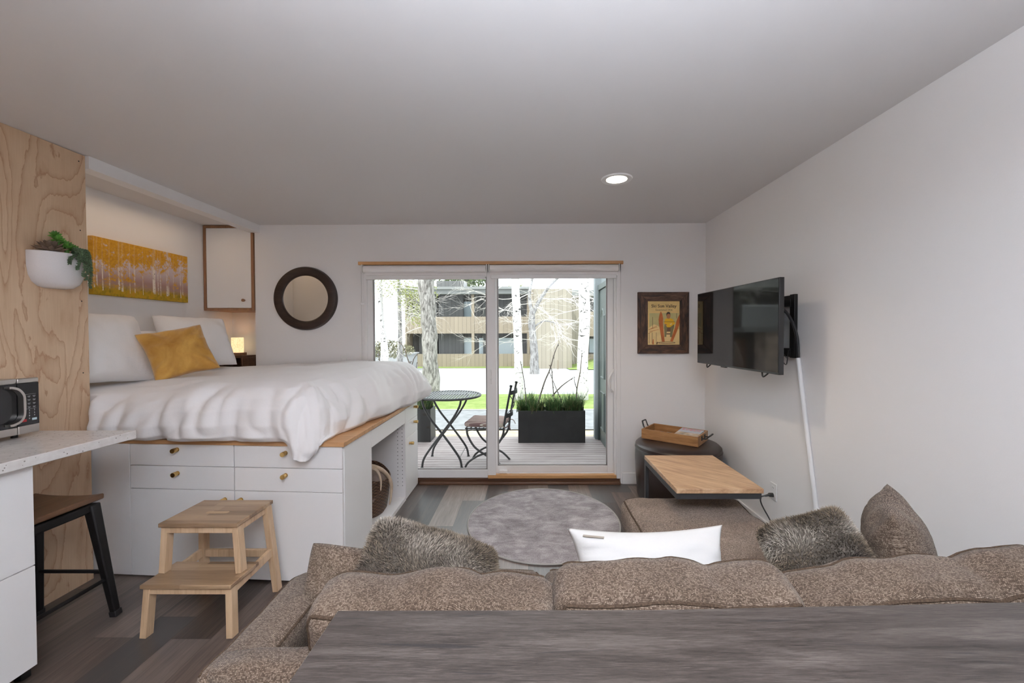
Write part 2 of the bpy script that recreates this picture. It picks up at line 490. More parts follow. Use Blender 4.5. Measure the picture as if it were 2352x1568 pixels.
def m_ply():
    m, nt, b = newmat('pine_plywood')
    v = objco(nt, (1, 2.3, 0.62), loc=(0.4, 0.3, 0.2))
    wob = tnoise(nt, objco(nt, (1, 9, 3)), 2.2, 4, 0.6)
    n = tnoise(nt, v, 1.5, 1.5, 0.45, 0.9)
    t = math_(nt, 'ADD', math_(nt, 'MULTIPLY', n, 13.0), math_(nt, 'MULTIPLY', wob, 1.1))
    fr = math_(nt, 'FRACT', t)
    line = ramp(nt, fr, [(0.0, 0.0), (0.55, 0.06), (0.86, 0.5), (0.93, 1.0), (0.965, 0.25), (1.0, 0.0)])
    fine = tnoise(nt, objco(nt, (1, 60, 2)), 3, 3, 0.6)
    blot = tnoise(nt, objco(nt, (1, 3, 1.6)), 2.0, 3, 0.6)
    base = ramp(nt, math_(nt, 'ADD', math_(nt, 'MULTIPLY', fine, 0.35), math_(nt, 'MULTIPLY', blot, 0.65)), [(0.3, (0.56, 0.375, 0.235)), (0.7, (0.70, 0.51, 0.345))])
    col = mixc(nt, math_(nt, 'MULTIPLY', line, 0.8), base, (0.40, 0.215, 0.115))
    nt.links.new(col, b.inputs['Base Color'])
    S(b, rough=0.5)
    bump(nt, b, line, 0.05, 0.002)
    return m
M['ply'] = m_ply()

def m_quartz():
    m, nt, b = newmat('white_quartz')
    v = objco(nt)
    vo = node(nt, 'TexVoronoi', {'Vector': v, 'Scale': 95.0})
    wn = node(nt, 'TexWhiteNoise', {'Vector': vo.outputs['Position']}, noise_dimensions='3D').outputs['Value']
    spot = math_(nt, 'MULTIPLY', math_(nt, 'LESS_THAN', vo.outputs['Distance'], 0.28), math_(nt, 'GREATER_THAN', wn, 0.86))
    col = ramp(nt, tnoise(nt, v, 40, 3), [(0.3, (0.70, 0.66, 0.63)), (0.7, (0.78, 0.75, 0.72))])
    col = mixc(nt, math_(nt, 'MULTIPLY', spot, 0.8), col, (0.26, 0.22, 0.19))
    nt.links.new(col, b.inputs['Base Color'])
    S(b, rough=0.16, spec=0.5)
    return m
M['quartz'] = m_quartz()

def m_laminate():
    m, nt, b = newmat('grey_brown_laminate')
    n1 = tnoise(nt, objco(nt, (1.1, 16, 1)), 2.2, 6, 0.6, 0.5)
    n2 = tnoise(nt, objco(nt, (9, 170, 1)), 3.0, 6, 0.75, 0.5)
    f = math_(nt, 'ADD', math_(nt, 'MULTIPLY', n1, 0.42), math_(nt, 'MULTIPLY', n2, 0.58))
    col = ramp(nt, f, [(0.36, (0.015, 0.0115, 0.010)), (0.5, (0.054, 0.043, 0.0375)), (0.66, (0.118, 0.099, 0.088))])
    cr = tnoise(nt, objco(nt, (1.1, 24, 1), loc=(3, 1, 0)), 1.7, 3, 0.6, 1.2)
    crack = ramp(nt, cr, [(0.335, 1.0), (0.37, 0.0)])
    col = mixc(nt, math_(nt, 'MULTIPLY', crack, 0.8), col, (0.028, 0.024, 0.024))
    vo = node(nt, 'TexVoronoi', {'Vector': objco(nt, (1.2, 3.4, 1)), 'Scale': 2.3}).outputs['Distance']
    knot = ramp(nt, vo, [(0.02, 1.0), (0.06, 0.0)])
    col = mixc(nt, math_(nt, 'MULTIPLY', knot, 0.7), col, (0.03, 0.028, 0.03))
    nt.links.new(col, b.inputs['Base Color'])
    S(b, rough=0.42, spec=0.4)
    bump(nt, b, f, 0.22, 0.003)
    return m
M['lam'] = m_laminate()

def m_rug():
    m, nt, b = newmat('mottled_grey_rug')
    v = objco(nt)
    n1 = tnoise(nt, v, 7, 5, 0.65, 0.6)
    n2 = tnoise(nt, objco(nt, (90, 30, 1)), 2, 3, 0.7)
    n3 = tnoise(nt, objco(nt, (1.0, 2.6, 1)), 6, 3, 0.6, 1.0)
    f = math_(nt, 'ADD', math_(nt, 'ADD', math_(nt, 'MULTIPLY', n1, 0.45), math_(nt, 'MULTIPLY', n2, 0.3)), math_(nt, 'MULTIPLY', n3, 0.3))
    nt.links.new(ramp(nt, f, [(0.40, (0.17, 0.147, 0.15)), (0.53, (0.315, 0.28, 0.285)), (0.65, (0.49, 0.45, 0.455))]), b.inputs['Base Color'])
    S(b, rough=0.95, spec=0.1, sheen=0.2)
    bump(nt, b, n2, 0.5, 0.004)
    return m
M['rug'] = m_rug()
M['rugedge'] = plain('rug_binding', (0.36, 0.34, 0.31), 0.8)

def m_attr(name, rough=0.8, k=1.0, sheen=0.0):
    m, nt, b = newmat(name)
    at = node(nt, 'Attribute', attribute_name='Col')
    nt.links.new(at.outputs['Color'], b.inputs['Base Color'])
    S(b, rough=rough, spec=0.25, sheen=sheen)
    return m
M['fur'] = m_attr('sheepskin_fur', 0.75)
M['furbase'] = plain('fur_hide', (0.10, 0.082, 0.065), 0.9)

def m_leather():
    m, nt, b = newmat('dark_brown_leather')
    v = objco(nt)
    nt.links.new(ramp(nt, tnoise(nt, v, 5, 3), [(0.3, (0.020, 0.012, 0.011)), (0.7, (0.035, 0.021, 0.018))]), b.inputs['Base Color'])
    S(b, rough=0.33, spec=0.55)
    bump(nt, b, node(nt, 'TexVoronoi', {'Vector': v, 'Scale': 260.0}).outputs['Distance'], 0.12, 0.002)
    return m
M['leather'] = m_leather()

def m_glass(name, tint=(1, 1, 1), amt=0.5):
    m = bpy.data.materials.new(name); m.use_nodes = True
    nt = m.node_tree; nt.nodes.clear()
    out = nt.nodes.new('ShaderNodeOutputMaterial')
    fr = node(nt, 'Fresnel', {'IOR': 1.45})
    f = math_(nt, 'MULTIPLY', fr.outputs[0], amt)
    tr = node(nt, 'BsdfTransparent', {'Color': c4(tint)})
    gl = node(nt, 'BsdfGlossy', {'Color': (1, 1, 1, 1), 'Roughness': 0.02})
    mx = node(nt, 'MixShader', {0: f, 1: tr.outputs[0], 2: gl.outputs[0]})
    nt.links.new(mx.outputs[0], out.inputs['Surface'])
    return m
M['glass'] = m_glass('door_glass', (0.96, 0.99, 0.985))
M['glassdark'] = plain('far_window_glass', (0.30, 0.36, 0.40), 0.12, spec=0.6)
M['mirror'] = plain('mirror_glass', (0.86, 0.84, 0.80), 0.01, 1.0)
M['screen'] = plain('tv_screen', (0.010, 0.010, 0.011), 0.045, spec=0.5)
M['gloss'] = plain('black_glass', (0.012, 0.012, 0.013), 0.12, spec=0.5)

def m_emit(name, col, st):
    m, nt, b = newmat(name)
    S(b, col=(0.02, 0.02, 0.02), emis=col, es=st)
    return m
M['lens'] = m_emit('light_lens', (1.0, 0.88, 0.70), 9.0)

def m_lamp():
    m, nt, b = newmat('pierced_lamp_shade')
    v = objco(nt)
    vo = node(nt, 'TexVoronoi', {'Vector': v, 'Scale': 95.0}).outputs['Distance']
    sp = node(nt, 'SeparateXYZ', {'Vector': v})
    e = ramp(nt, vo, [(0.18, (0.75, 0.42, 0.12)), (0.42, (1.0, 0.78, 0.42))])
    nt.links.new(e, b.inputs['Emission Color'])
    S(b, col=(0.5, 0.35, 0.2), es=0.75)
    return m
M['shade'] = m_lamp()

# exterior
M['deck'] = wood('deck_boards', (0.22, 0.175, 0.17), (0.36, 0.30, 0.295), (0.50, 0.44, 0.43), 0, 0.8, 0.6, 12, bstr=0.3)
M['road'] = plain('pale_road', (0.46, 0.47, 0.48), 0.9, var=0.05, vscale=2)
M['path'] = plain('grey_path', (0.22, 0.225, 0.235), 0.9, var=0.2, vscale=6, bscale=80, bstr=0.3)
M['stone'] = plain('flagstone', (0.42, 0.36, 0.27), 0.9, var=0.25, vscale=5, bscale=30, bstr=0.4)
def m_grass():
    m, nt, b = newmat('lawn_grass')
    v = objco(nt)
    n = tnoise(nt, v, 3.0, 6, 0.7)
    n2 = tnoise(nt, objco(nt, (60, 25, 1)), 2, 3, 0.7)
    f = math_(nt, 'ADD', math_(nt, 'MULTIPLY', n, 0.5), math_(nt, 'MULTIPLY', n2, 0.5))
    nt.links.new(ramp(nt, f, [(0.3, (0.11, 0.19, 0.03)), (0.55, (0.28, 0.35, 0.12)), (0.75, (0.46, 0.48, 0.27))]), b.inputs['Base Color'])
    S(b, rough=0.9, spec=0.1)
    bump(nt, b, n2, 0.6, 0.03)
    return m
M['lawn'] = m_grass()
def m_siding(name, col, width=0.30, axis=0, dark=0.5):
    m, nt, b = newmat(name)
    sp = node(nt, 'SeparateXYZ', {'Vector': objco(nt)})
    xs = math_(nt, 'DIVIDE', sp.outputs[axis], width)
    fr = math_(nt, 'FRACT', xs)
    wn = node(nt, 'TexWhiteNoise', {'W': math_(nt, 'FLOOR', xs)}, noise_dimensions='1D').outputs['Value']
    cc = ramp(nt, wn, [(0.0, tuple(x * 0.92 for x in col)), (1.0, tuple(x * 1.06 for x in col))])
    g = math_(nt, 'LESS_THAN', fr, 0.10)
    nt.links.new(mixc(nt, math_(nt, 'MULTIPLY', g, dark), cc, tuple(x * 0.35 for x in col)), b.inputs['Base Color'])
    S(b, rough=0.85, spec=0.15)
    return m
M['siding'] = m_siding('tan_board_siding', (0.30, 0.25, 0.195))
M['sidingg'] = m_siding('grey_board_siding', (0.15, 0.15, 0.15), 0.28)
M['sidingw'] = m_siding('wing_board_siding', (0.32, 0.285, 0.235), 0.28)
M['roofg'] = plain('grey_fascia', (0.22, 0.225, 0.22), 0.8)
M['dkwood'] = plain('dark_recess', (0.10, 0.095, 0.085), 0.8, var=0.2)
M['paleb'] = plain('pale_far_wall', (0.38, 0.385, 0.40), 0.9)
def m_bark(name, dk, lt, sc=(14, 14, 4), thr=(0.35, 0.6), b_=0.6):
    m, nt, b = newmat(name)
    n = tnoise(nt, objco(nt, sc), 1.3, 5, 0.65, 0.8)
    nt.links.new(ramp(nt, n, [(thr[0], dk), (thr[1], lt)]), b.inputs['Base Color'])
    S(b, rough=0.95, spec=0.1)
    bump(nt, b, n, b_, 0.03)
    return m
M['bark'] = m_bark('rough_grey_bark', (0.085, 0.076, 0.072), (0.36, 0.34, 0.325))
M['barkfar'] = m_bark('grey_bark', (0.13, 0.12, 0.12), (0.34, 0.33, 0.33), (8, 8, 3))
def m_aspen(name='aspen_bark'):
    m, nt, b = newmat(name)
    n = tnoise(nt, objco(nt, (5, 5, 16)), 1.1, 4, 0.6, 0.5)
    n2 = tnoise(nt, objco(nt, (3.2, 3.2, 4.2), loc=(1, 2, 0.7)), 1.1, 4, 0.7, 1.6)
    a = ramp(nt, n, [(0.325, 1.0), (0.36, 0.0)])
    c = ramp(nt, n2, [(0.355, 1.0), (0.40, 0.0)])
    k = math_(nt, 'MAXIMUM', a, c)
    nt.links.new(mixc(nt, k, (0.57, 0.545, 0.545), (0.05, 0.048, 0.047)), b.inputs['Base Color'])
    S(b, rough=0.8, spec=0.15)
    bump(nt, b, k, 0.3, 0.02)
    return m
M['aspen'] = m_aspen()
M['twig'] = plain('pale_twigs', (0.60, 0.56, 0.53), 0.9)
M['twigd'] = plain('dark_twigs', (0.13, 0.11, 0.095), 0.9, var=0.3, vscale=30)
M['leafy'] = plain('spring_leaves', (0.33, 0.36, 0.12), 0.8, var=0.3, vscale=2.0)
M['leafg'] = plain('evergreen_leaves', (0.17, 0.22, 0.10), 0.8, var=0.4, vscale=2.0)
M['shrub'] = plain('pale_shrub_leaves', (0.26, 0.25, 0.16), 0.9, var=0.4, vscale=3.0)
M['planter'] = plain('charcoal_planter', (0.014, 0.0135, 0.014), 0.5, var=0.3, vscale=9, bscale=60, bstr=0.2)
M['ggrass'] = m_attr('planter_grass', 0.6)
M['doorg'] = plain('green_grey_door', (0.075, 0.095, 0.092), 0.4)
M['wallg'] = plain('grey_storage_wall', (0.24, 0.27, 0.29), 0.8)
def m_stripe():
    m, nt, b = newmat('striped_outdoor_fabric')
    sp = node(nt, 'SeparateXYZ', {'Vector': objco(nt)})
    fr = math_(nt, 'FRACT', math_(nt, 'DIVIDE', sp.outputs[1], 0.085))
    nt.links.new(ramp(nt, fr, [(0.0, (0.16, 0.085, 0.085)), (0.22, (0.16, 0.085, 0.085)), (0.25, (0.55, 0.47, 0.40)), (0.4, (0.30, 0.20, 0.18)), (0.58, (0.62, 0.55, 0.48)), (0.63, (0.20, 0.12, 0.12)), (0.8, (0.40, 0.30, 0.27))], 'CONSTANT'), b.inputs['Base Color'])
    S(b, rough=0.9, spec=0.1)
    return m
M['stripe'] = m_stripe()

# ------------------------------------------------------------------ camera
def camera():
    yaw, pit, rol = -0.00540338, 0.01709201, -0.00292908
    cy, sy, cp, sp = math.cos(yaw), math.sin(yaw), math.cos(pit), math.sin(pit)
    fw = Vector((sy * cp, cy * cp, -sp)); r0 = Vector((cy, -sy, 0)); u0 = r0.cross(fw)
    rt = r0 * math.cos(rol) + u0 * math.sin(rol); up = u0 * math.cos(rol) - r0 * math.sin(rol)
    Mx = Matrix((rt, up, -fw)).transposed().to_4x4()
    Mx.translation = Vector((0, 0, 1.415))
    cd = bpy.data.cameras.new('camera'); cd.sensor_width = 36.0; cd.lens = 940.0 / 2352 * 36
    cd.shift_x = -31.0 / 2352; cd.shift_y = -1.7 / 2352; cd.clip_start = 0.05; cd.clip_end = 300
    o = bpy.data.objects.new('camera', cd); COL.objects.link(o); o.matrix_world = Mx
    SC.camera = o
camera()

# ------------------------------------------------------------------ the room
YB, XR, XL, XP, ZC = 3.84, 1.662, -3.04, -2.53, 2.44
YF = -2.3
DX0, DX1, DZ = -1.56, 0.872, 2.062      # sliding door opening
b = MB(); b.box(-3.3, 1.8, YF - 0.1, YB + 0.03, -0.06, 0); struct('floor', b, M['floor'], smooth=False)
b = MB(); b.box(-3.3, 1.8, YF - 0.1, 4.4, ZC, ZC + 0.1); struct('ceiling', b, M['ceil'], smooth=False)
b = MB()
b.box(-2.56, DX0, YB, YB + 0.14, 0, ZC); b.box(DX0, DX1, YB, YB + 0.14, DZ, ZC); b.box(DX1, XR + 0.12, YB, YB + 0.14, 0, ZC)
struct('wall_back', b, M['wall'], smooth=False)
b = MB(); b.box(XR, XR + 0.12, YF, YB, 0, ZC); struct('wall_right', b, M['wall'], smooth=False)
b = MB(); b.box(XL - 0.12, XL, 2.35, 4.32, 0, ZC); struct('wall_left', b, M['wall'], smooth=False)
b = MB(); b.box(XL, -2.56, 4.2, 4.32, 0, ZC); b.box(-2.56, -2.46, YB + 0.14, 4.32, 0, ZC); struct('wall_recess', b, M['wall'], smooth=False)
b = MB(); b.box(-3.3, XP - 0.02, 2.18, 2.345, 0, ZC); struct('wall_alcove', b, M['wall'], smooth=False)
b = MB(); b.box(-3.3, XR + 0.12, YF - 0.12, YF, 0, ZC); struct('wall_front', b, M['wall'], smooth=False)
b = MB(); b.box(XP - 0.02, XP, YF, 2.345, 0, ZC - 0.003)
pw = struct('wall_plywood', b, M['ply'], smooth=False)
b = MB()
for zz in (2.395, 2.007, 1.607, 1.20, 0.415):
    b.cyl((XP, 2.312, zz), (XP + 0.0006, 2.312, zz), 0.0035, n=10)
b.build('screw_pattern', M['dark'], pw)
b = MB(); b.box(-2.60, -2.51, 2.347, YB, 2.368, ZC); struct('ceiling_beam', b, M['wall'], smooth=False)
b = MB(); b.box(DX1 + 0.012, XR - 0.013, YB - 0.013, YB, 0, 0.105); struct('baseboard_back', b, M['trimw'], smooth=False, bev=0.003)
b = MB(); b.box(XR - 0.013, XR, YF, YB, 0, 0.105); struct('baseboard_right', b, M['trimw'], smooth=False, bev=0.003)
b = MB(); b.box(-1.582, 0.892, YB - 0.018, YB + 0.04, DZ, DZ + 0.03)
struct('trim_1', b, M['fir'], smooth=False, bev=0.002)
b = MB(); b.box(-1.02, DX1 - 0.005, YB - 0.035, YB + 0.03, 0, 0.022); b.box(DX0, DX1, YB + 0.03, YB + 0.16, -0.02, 0.045)
struct('trim_2', b, M['walnut'], smooth=False, bev=0.004)

# sliding door
dr = thing('door_1', 'white vinyl sliding glass patio door', None); dr['kind'] = 'structure'; dr.location = (0, YB, 0)
b = MB()
b.box(DX0, DX0 + 0.05, YB + 0.005, YB + 0.13, 0.045, DZ); b.box(DX1 - 0.035, DX1, YB + 0.005, YB + 0.13, 0.045, DZ)
b.box(DX1 - 0.05, DX1 - 0.035, YB + 0.03, YB + 0.05, 0.045, DZ); b.box(DX1 - 0.05, DX1 - 0.035, YB + 0.075, YB + 0.09, 0.045, DZ)
b.box(DX0, DX1, YB + 0.005, YB + 0.13, DZ - 0.06, DZ - 0.0005)
b.build('door_frame', M['vinyl'], dr, bev=0.003)
b = MB(); b.box(-0.38, DX1 - 0.036, YB + 0.01, YB + 0.07, 0.045, 0.075); b.build('wood_sill', M['fir'], dr, bev=0.003)
def sash(x0, x1, y, gx0, gx1, gz0, gz1, z0, nm):
    b = MB(); y0, y1 = y, y + 0.036
    b.box(x0, gx0, y0, y1, z0, DZ - 0.055); b.box(gx1, x1, y0, y1, z0, DZ - 0.055)
    b.box(gx0, gx1, y0, y1, z0, gz0); b.box(gx0, gx1, y0, y1, gz1, DZ - 0.055)
    s = b.build(nm, M['vinyl'], dr, bev=0.003)
    b = MB()
    w = 0.012
    for (a0, a1, c0, c1) in ((gx0, gx0 + w, gz0, gz1), (gx1 - w, gx1, gz0, gz1), (gx0, gx1, gz0, gz0 + w), (gx0, gx1, gz1 - w, gz1)):
        b.box(a0, a1, y + 0.01, y + 0.026, c0, c1)
    b.build('glazing_bead', plain('glazing_bead', (0.34, 0.32, 0.31), 0.5), s)
    b = MB(); b.box(gx0 + w, gx1 - w, y + 0.016, y + 0.020, gz0 + w, gz1 - w); b.build('glass_pane', M['glass'], s, smooth=False)
    return s
sash(-1.515, -0.305, YB + 0.02, -1.462, -0.385, 0.125, 1.975, 0.050, 'sliding_sash')
sash(-0.345, 0.82, YB + 0.085, -0.292, 0.765, 0.142, 1.99, 0.078, 'fixed_sash')
b = MB(); hp = [(0.815, YB + 0.08, 1.065), (0.800, YB + 0.035, 1.045), (0.772, YB + 0.02, 1.0), (0.768, YB + 0.02, 0.96), (0.785, YB + 0.03, 0.885), (0.815, YB + 0.08, 0.86)]
b.tube(spline(hp, 6), 0.010, 10); b.box(0.80, 0.826, YB + 0.07, YB + 0.084, 0.85, 1.075); b.build('door_handle', M['whitep'], dr)
b = MB(); b.box(-0.362, -0.342, YB + 0.008, YB + 0.021, 0.94, 1.075); b.box(-0.358, -0.346, YB + 0.003, YB + 0.01, 0.965, 0.99); b.box(-0.358, -0.346, YB + 0.003, YB + 0.01, 1.02, 1.06)
b.build('door_latch', M['whitep'], dr, bev=0.002)
b = MB(); b.box(-0.275, -0.20, YB + 0.055, YB + 0.085, 0.08, 0.108); b.build('foot_lock', M['whitep'], dr, bev=0.003)

# roller blinds
def blind(x0, x1, y, dz, cord, label):
    t = thing('roller_blind', label, 'blind', ((x0 + x1) / 2, y, 1.95), group='roller blinds over the patio door')
    b = MB(); b.cyl((x0 + 0.012, y - 0.03, 2.018 + dz), (x1 - 0.012, y - 0.03, 2.018 + dz), 0.031, n=24); b.build('roller', M['linen'], t)
    for xa in (x0, x1 - 0.008):
        b = MB(); b.box(xa, xa + 0.008, y - 0.062, y + 0.003, 1.985 + dz, 2.058); b.build('bracket', M['whitep'], t, bev=0.002)
    b = MB(); b.box(x0 + 0.012, x1 - 0.009, y - 0.003, y + 0.0, 1.95 + dz, 2.02 + dz); b.build('shade_cloth', M['linen'], t)
    b = MB(); b.box(x0 + 0.02, x1 - 0.02, y - 0.010, y + 0.004, 1.925 + dz, 1.965 + dz); b.build('bottom_rail', M['whitep'], t, bev=0.004)
    if cord:
        b = MB(); b.tube([(x0 - 0.016, y - 0.035, 2.0), (x0 - 0.016, y - 0.03, 1.05), (x0 - 0.004, y - 0.03, 1.04), (x0 + 0.008, y - 0.03, 1.05), (x0 + 0.008, y - 0.035, 2.0)], 0.002, 5)
        b.build('pull_chain', M['whitep'], t)
        b = MB(); b.ball((x0 - 0.004, y - 0.03, 1.70), 0.016, 8, (1.6, 1, 0.8)); b.build('chain_tensioner', M['whitep'], t)
    return t
blind(-1.535, -0.375, YB + 0.0, 0.0, True, 'rolled-up white fabric blind over the left glass panel of the patio door')
blind(-0.362, 0.85, YB + 0.0, 0.005, False, 'rolled-up white fabric blind over the right glass panel of the patio door')

# recessed ceiling light
t = thing('recessed_light', 'round recessed ceiling light glowing warm above the patio door', 'ceiling light', (0.593, 2.735, ZC))
b = MB(); b.lathe([(0.064, 2.4395), (0.070, 2.434), (0.098, 2.432), (0.103, 2.4395)], 48, Matrix.Translation((0.593, 2.735, 0)), cap0=False, cap1=False); b.build('trim_ring', M['whitep'], t)
b = MB(); b.cyl((0.593, 2.735, 2.4345), (0.593, 2.735, 2.4392), 0.066, n=40); b.build('lens', M['lens'], t)
# ------------------------------------------------------------------ storage bed
KS = -0.0617
SH = Matrix(((1, 0, 0, 0), (KS, 1, 0, 2.28 + KS * 1.04), (0, 0, 1, 0), (0, 0, 0, 1)))   # front units follow the slightly skewed bed front
def shy(x, y=0.0): return 2.28 + KS * (x + 1.04) + y
def knob(parent, p, d, label=None):
    p = Vector(p); d = Vector(d).normalized()
    b = MB(); b.tube([p, p + d * 0.010, p + d * 0.0105, p + d * 0.036, p + d * 0.038], [0.0075, 0.0075, 0.0125, 0.0135, 0.0125], 20)
    b.tube([p, p + d * 0.003], 0.0125, 20)
    return b.build('knob', M['brass'], parent)
def front_panel(nm, x0, x1, z0, z1, t, parent, kx, kz):
    b = MB(); b.box(x0, x1, 0, 0.019, z0, z1, SH); o = b.build(nm, M['cab'], parent, bev=0.0015)
    if kx is not None: knob(o, (kx, shy(kx), kz), (0.06, -1, 0))
    return o

b = MB(); b.box(-2.60, -2.3215, 0, 0.02, 0.012, 0.784, SH)
tag(b.build('filler_panel', M['cab'], bev=0.0015), 'tall blank white panel between plywood wall and the bed drawers', 'panel')
def drawer_unit(x0, x1, label, knobs, side):
    t = thing('drawer_cabinet', label, 'cabinet', ((x0 + x1) / 2, 2.4, 0), group='drawer cabinets under the bed')
    b = MB(); b.box(x0, x1 - (0.0 if side else 0.002), 0.021, 0.40, 0.03, 0.783, SH); b.box(x0, x1, 0.05, 0.38, 0.0, 0.03, SH)
    b.build('carcass', M['dark'] if not side else M['dark'], t, smooth=False)
    for nm, z0, z1, kx, kz in knobs:
        front_panel(nm, x0 + 0.0015, x1 - 0.002, z0, z1, 0.019, t, kx, kz)
    return t
drawer_unit(-2.3195, -1.6825, 'white cabinet with two drawers and a door, left half of the bed front', [('drawer', 0.6585, 0.783, -2.025, 0.753), ('drawer', 0.5235, 0.6555, -2.025, 0.616), ('cabinet_door', 0.012, 0.5205, -1.739, 0.470)], False)
cr = drawer_unit(-1.6805, -1.042, 'white cabinet with two drawers and a door, directly behind the step stool', [('drawer', 0.6585, 0.783, -1.374, 0.744), ('drawer', 0.5235, 0.6555, -1.375, 0.617), ('cabinet_door', 0.012, 0.5205, -1.642, 0.471)], True)
b = MB(); b.box(-1.062, -1.0405, 2.3005, 2.698, 0.0, 0.783); b.build('side_panel', M['cab'], cr, bev=0.0015)

# open desk unit
t = thing('open_cabinet', 'open white cabinet niche holding a wicker basket on the bed side', 'cabinet', (-1.3, 3.07, 0))
b = MB(); b.box(-1.70, -1.045, 2.700, 2.716, 0.0, 0.783); b.build('near_side', M['mel'], t, smooth=False)
def m_drilled():
    m, nt, b = newmat('drilled_white_melamine')
    sp = node(nt, 'SeparateXYZ', {'Vector': objco(nt)})
    zf = math_(nt, 'SUBTRACT', math_(nt, 'FRACT', math_(nt, 'DIVIDE', math_(nt, 'SUBTRACT', sp.outputs[2], 0.114), 0.032)), 0.5)
    dz = math_(nt, 'MULTIPLY', zf, 0.032)
    hit = None
    for cx in (0.195, 0.234, -0.03):
        dx = math_(nt, 'SUBTRACT', sp.outputs[0], cx)
        r2 = math_(nt, 'ADD', math_(nt, 'MULTIPLY', dx, dx), math_(nt, 'MULTIPLY', dz, dz))
        h = math_(nt, 'LESS_THAN', r2, 0.0034 ** 2)
        hit = h if hit is None else math_(nt, 'MAXIMUM', hit, h)
    zone = math_(nt, 'MULTIPLY', math_(nt, 'GREATER_THAN', sp.outputs[2], 0.114), math_(nt, 'LESS_THAN', sp.outputs[2], 0.658))
    nt.links.new(mixc(nt, math_(nt, 'MULTIPLY', hit, zone), (0.84, 0.815, 0.81), (0.03, 0.028, 0.026)), b.inputs['Base Color'])
    S(b, rough=0.4)
    return m
b = MB(); b.box(-1.70, -1.0405, 3.447, 3.463, 0.0, 0.783); b.build('far_side', m_drilled(), t, smooth=False)
b = MB(); b.box(-1.70, -1.685, 2.716, 3.447, 0.0, 0.783); b.build('back_panel', M['mel'], t, smooth=False)
b = MB(); b.box(-1.685, -1.042, 2.716, 3.447, 0.0, 0.03); b.build('bottom_panel', M['mel'], t, smooth=False)
b = MB(); b.box(-1.0595, -1.0405, 2.702, 3.445, 0.661, 0.775); b.build('drawer_front', M['cab'], t, bev=0.0015)
b = MB(); b.box(-1.68, -1.07, 2.72, 3.44, 0.70, 0.782); b.build('drawer_box', M['mel'], t, smooth=False)

t = thing('drawer_cabinet', 'narrow white cabinet with two drawers and a door by the patio door', 'cabinet', (-1.3, 3.65, 0), group='drawer cabinets under the bed')
b = MB(); b.box(-1.70, -1.063, 3.465, 3.835, 0.02, 0.783); b.build('carcass', M['dark'], t, smooth=False)
for nm, z0, z1, ky, kz in (('drawer', 0.657, 0.783, 3.72, 0.752), ('drawer', 0.521, 0.654, 3.715, 0.617), ('cabinet_door', 0.006, 0.518, 3.576, 0.458)):
    b = MB(); b.box(-1.0595, -1.0405, 3.465, 3.836, z0, z1); o = b.build(nm, M['cab'], t, bev=0.0015)
    knob(o, (-1.0405, ky, kz), (1, 0, 0))

# platform board
b = MB(); x0, x1 = -3.035, -1.028
b.prism([(x0, 2.352), (-2.53, 2.352), (-2.53, shy(-2.53, -0.008)), (x1, shy(x1, -0.010)), (x1, 3.834), (x0, 3.834)], 0.026, Matrix.Translation((0, 0, 0.7845)))
tag(b.build('bed_platform', M['plyedge'], bev=0.002), 'plywood bed platform board on top of the white cabinets', 'bed platform')

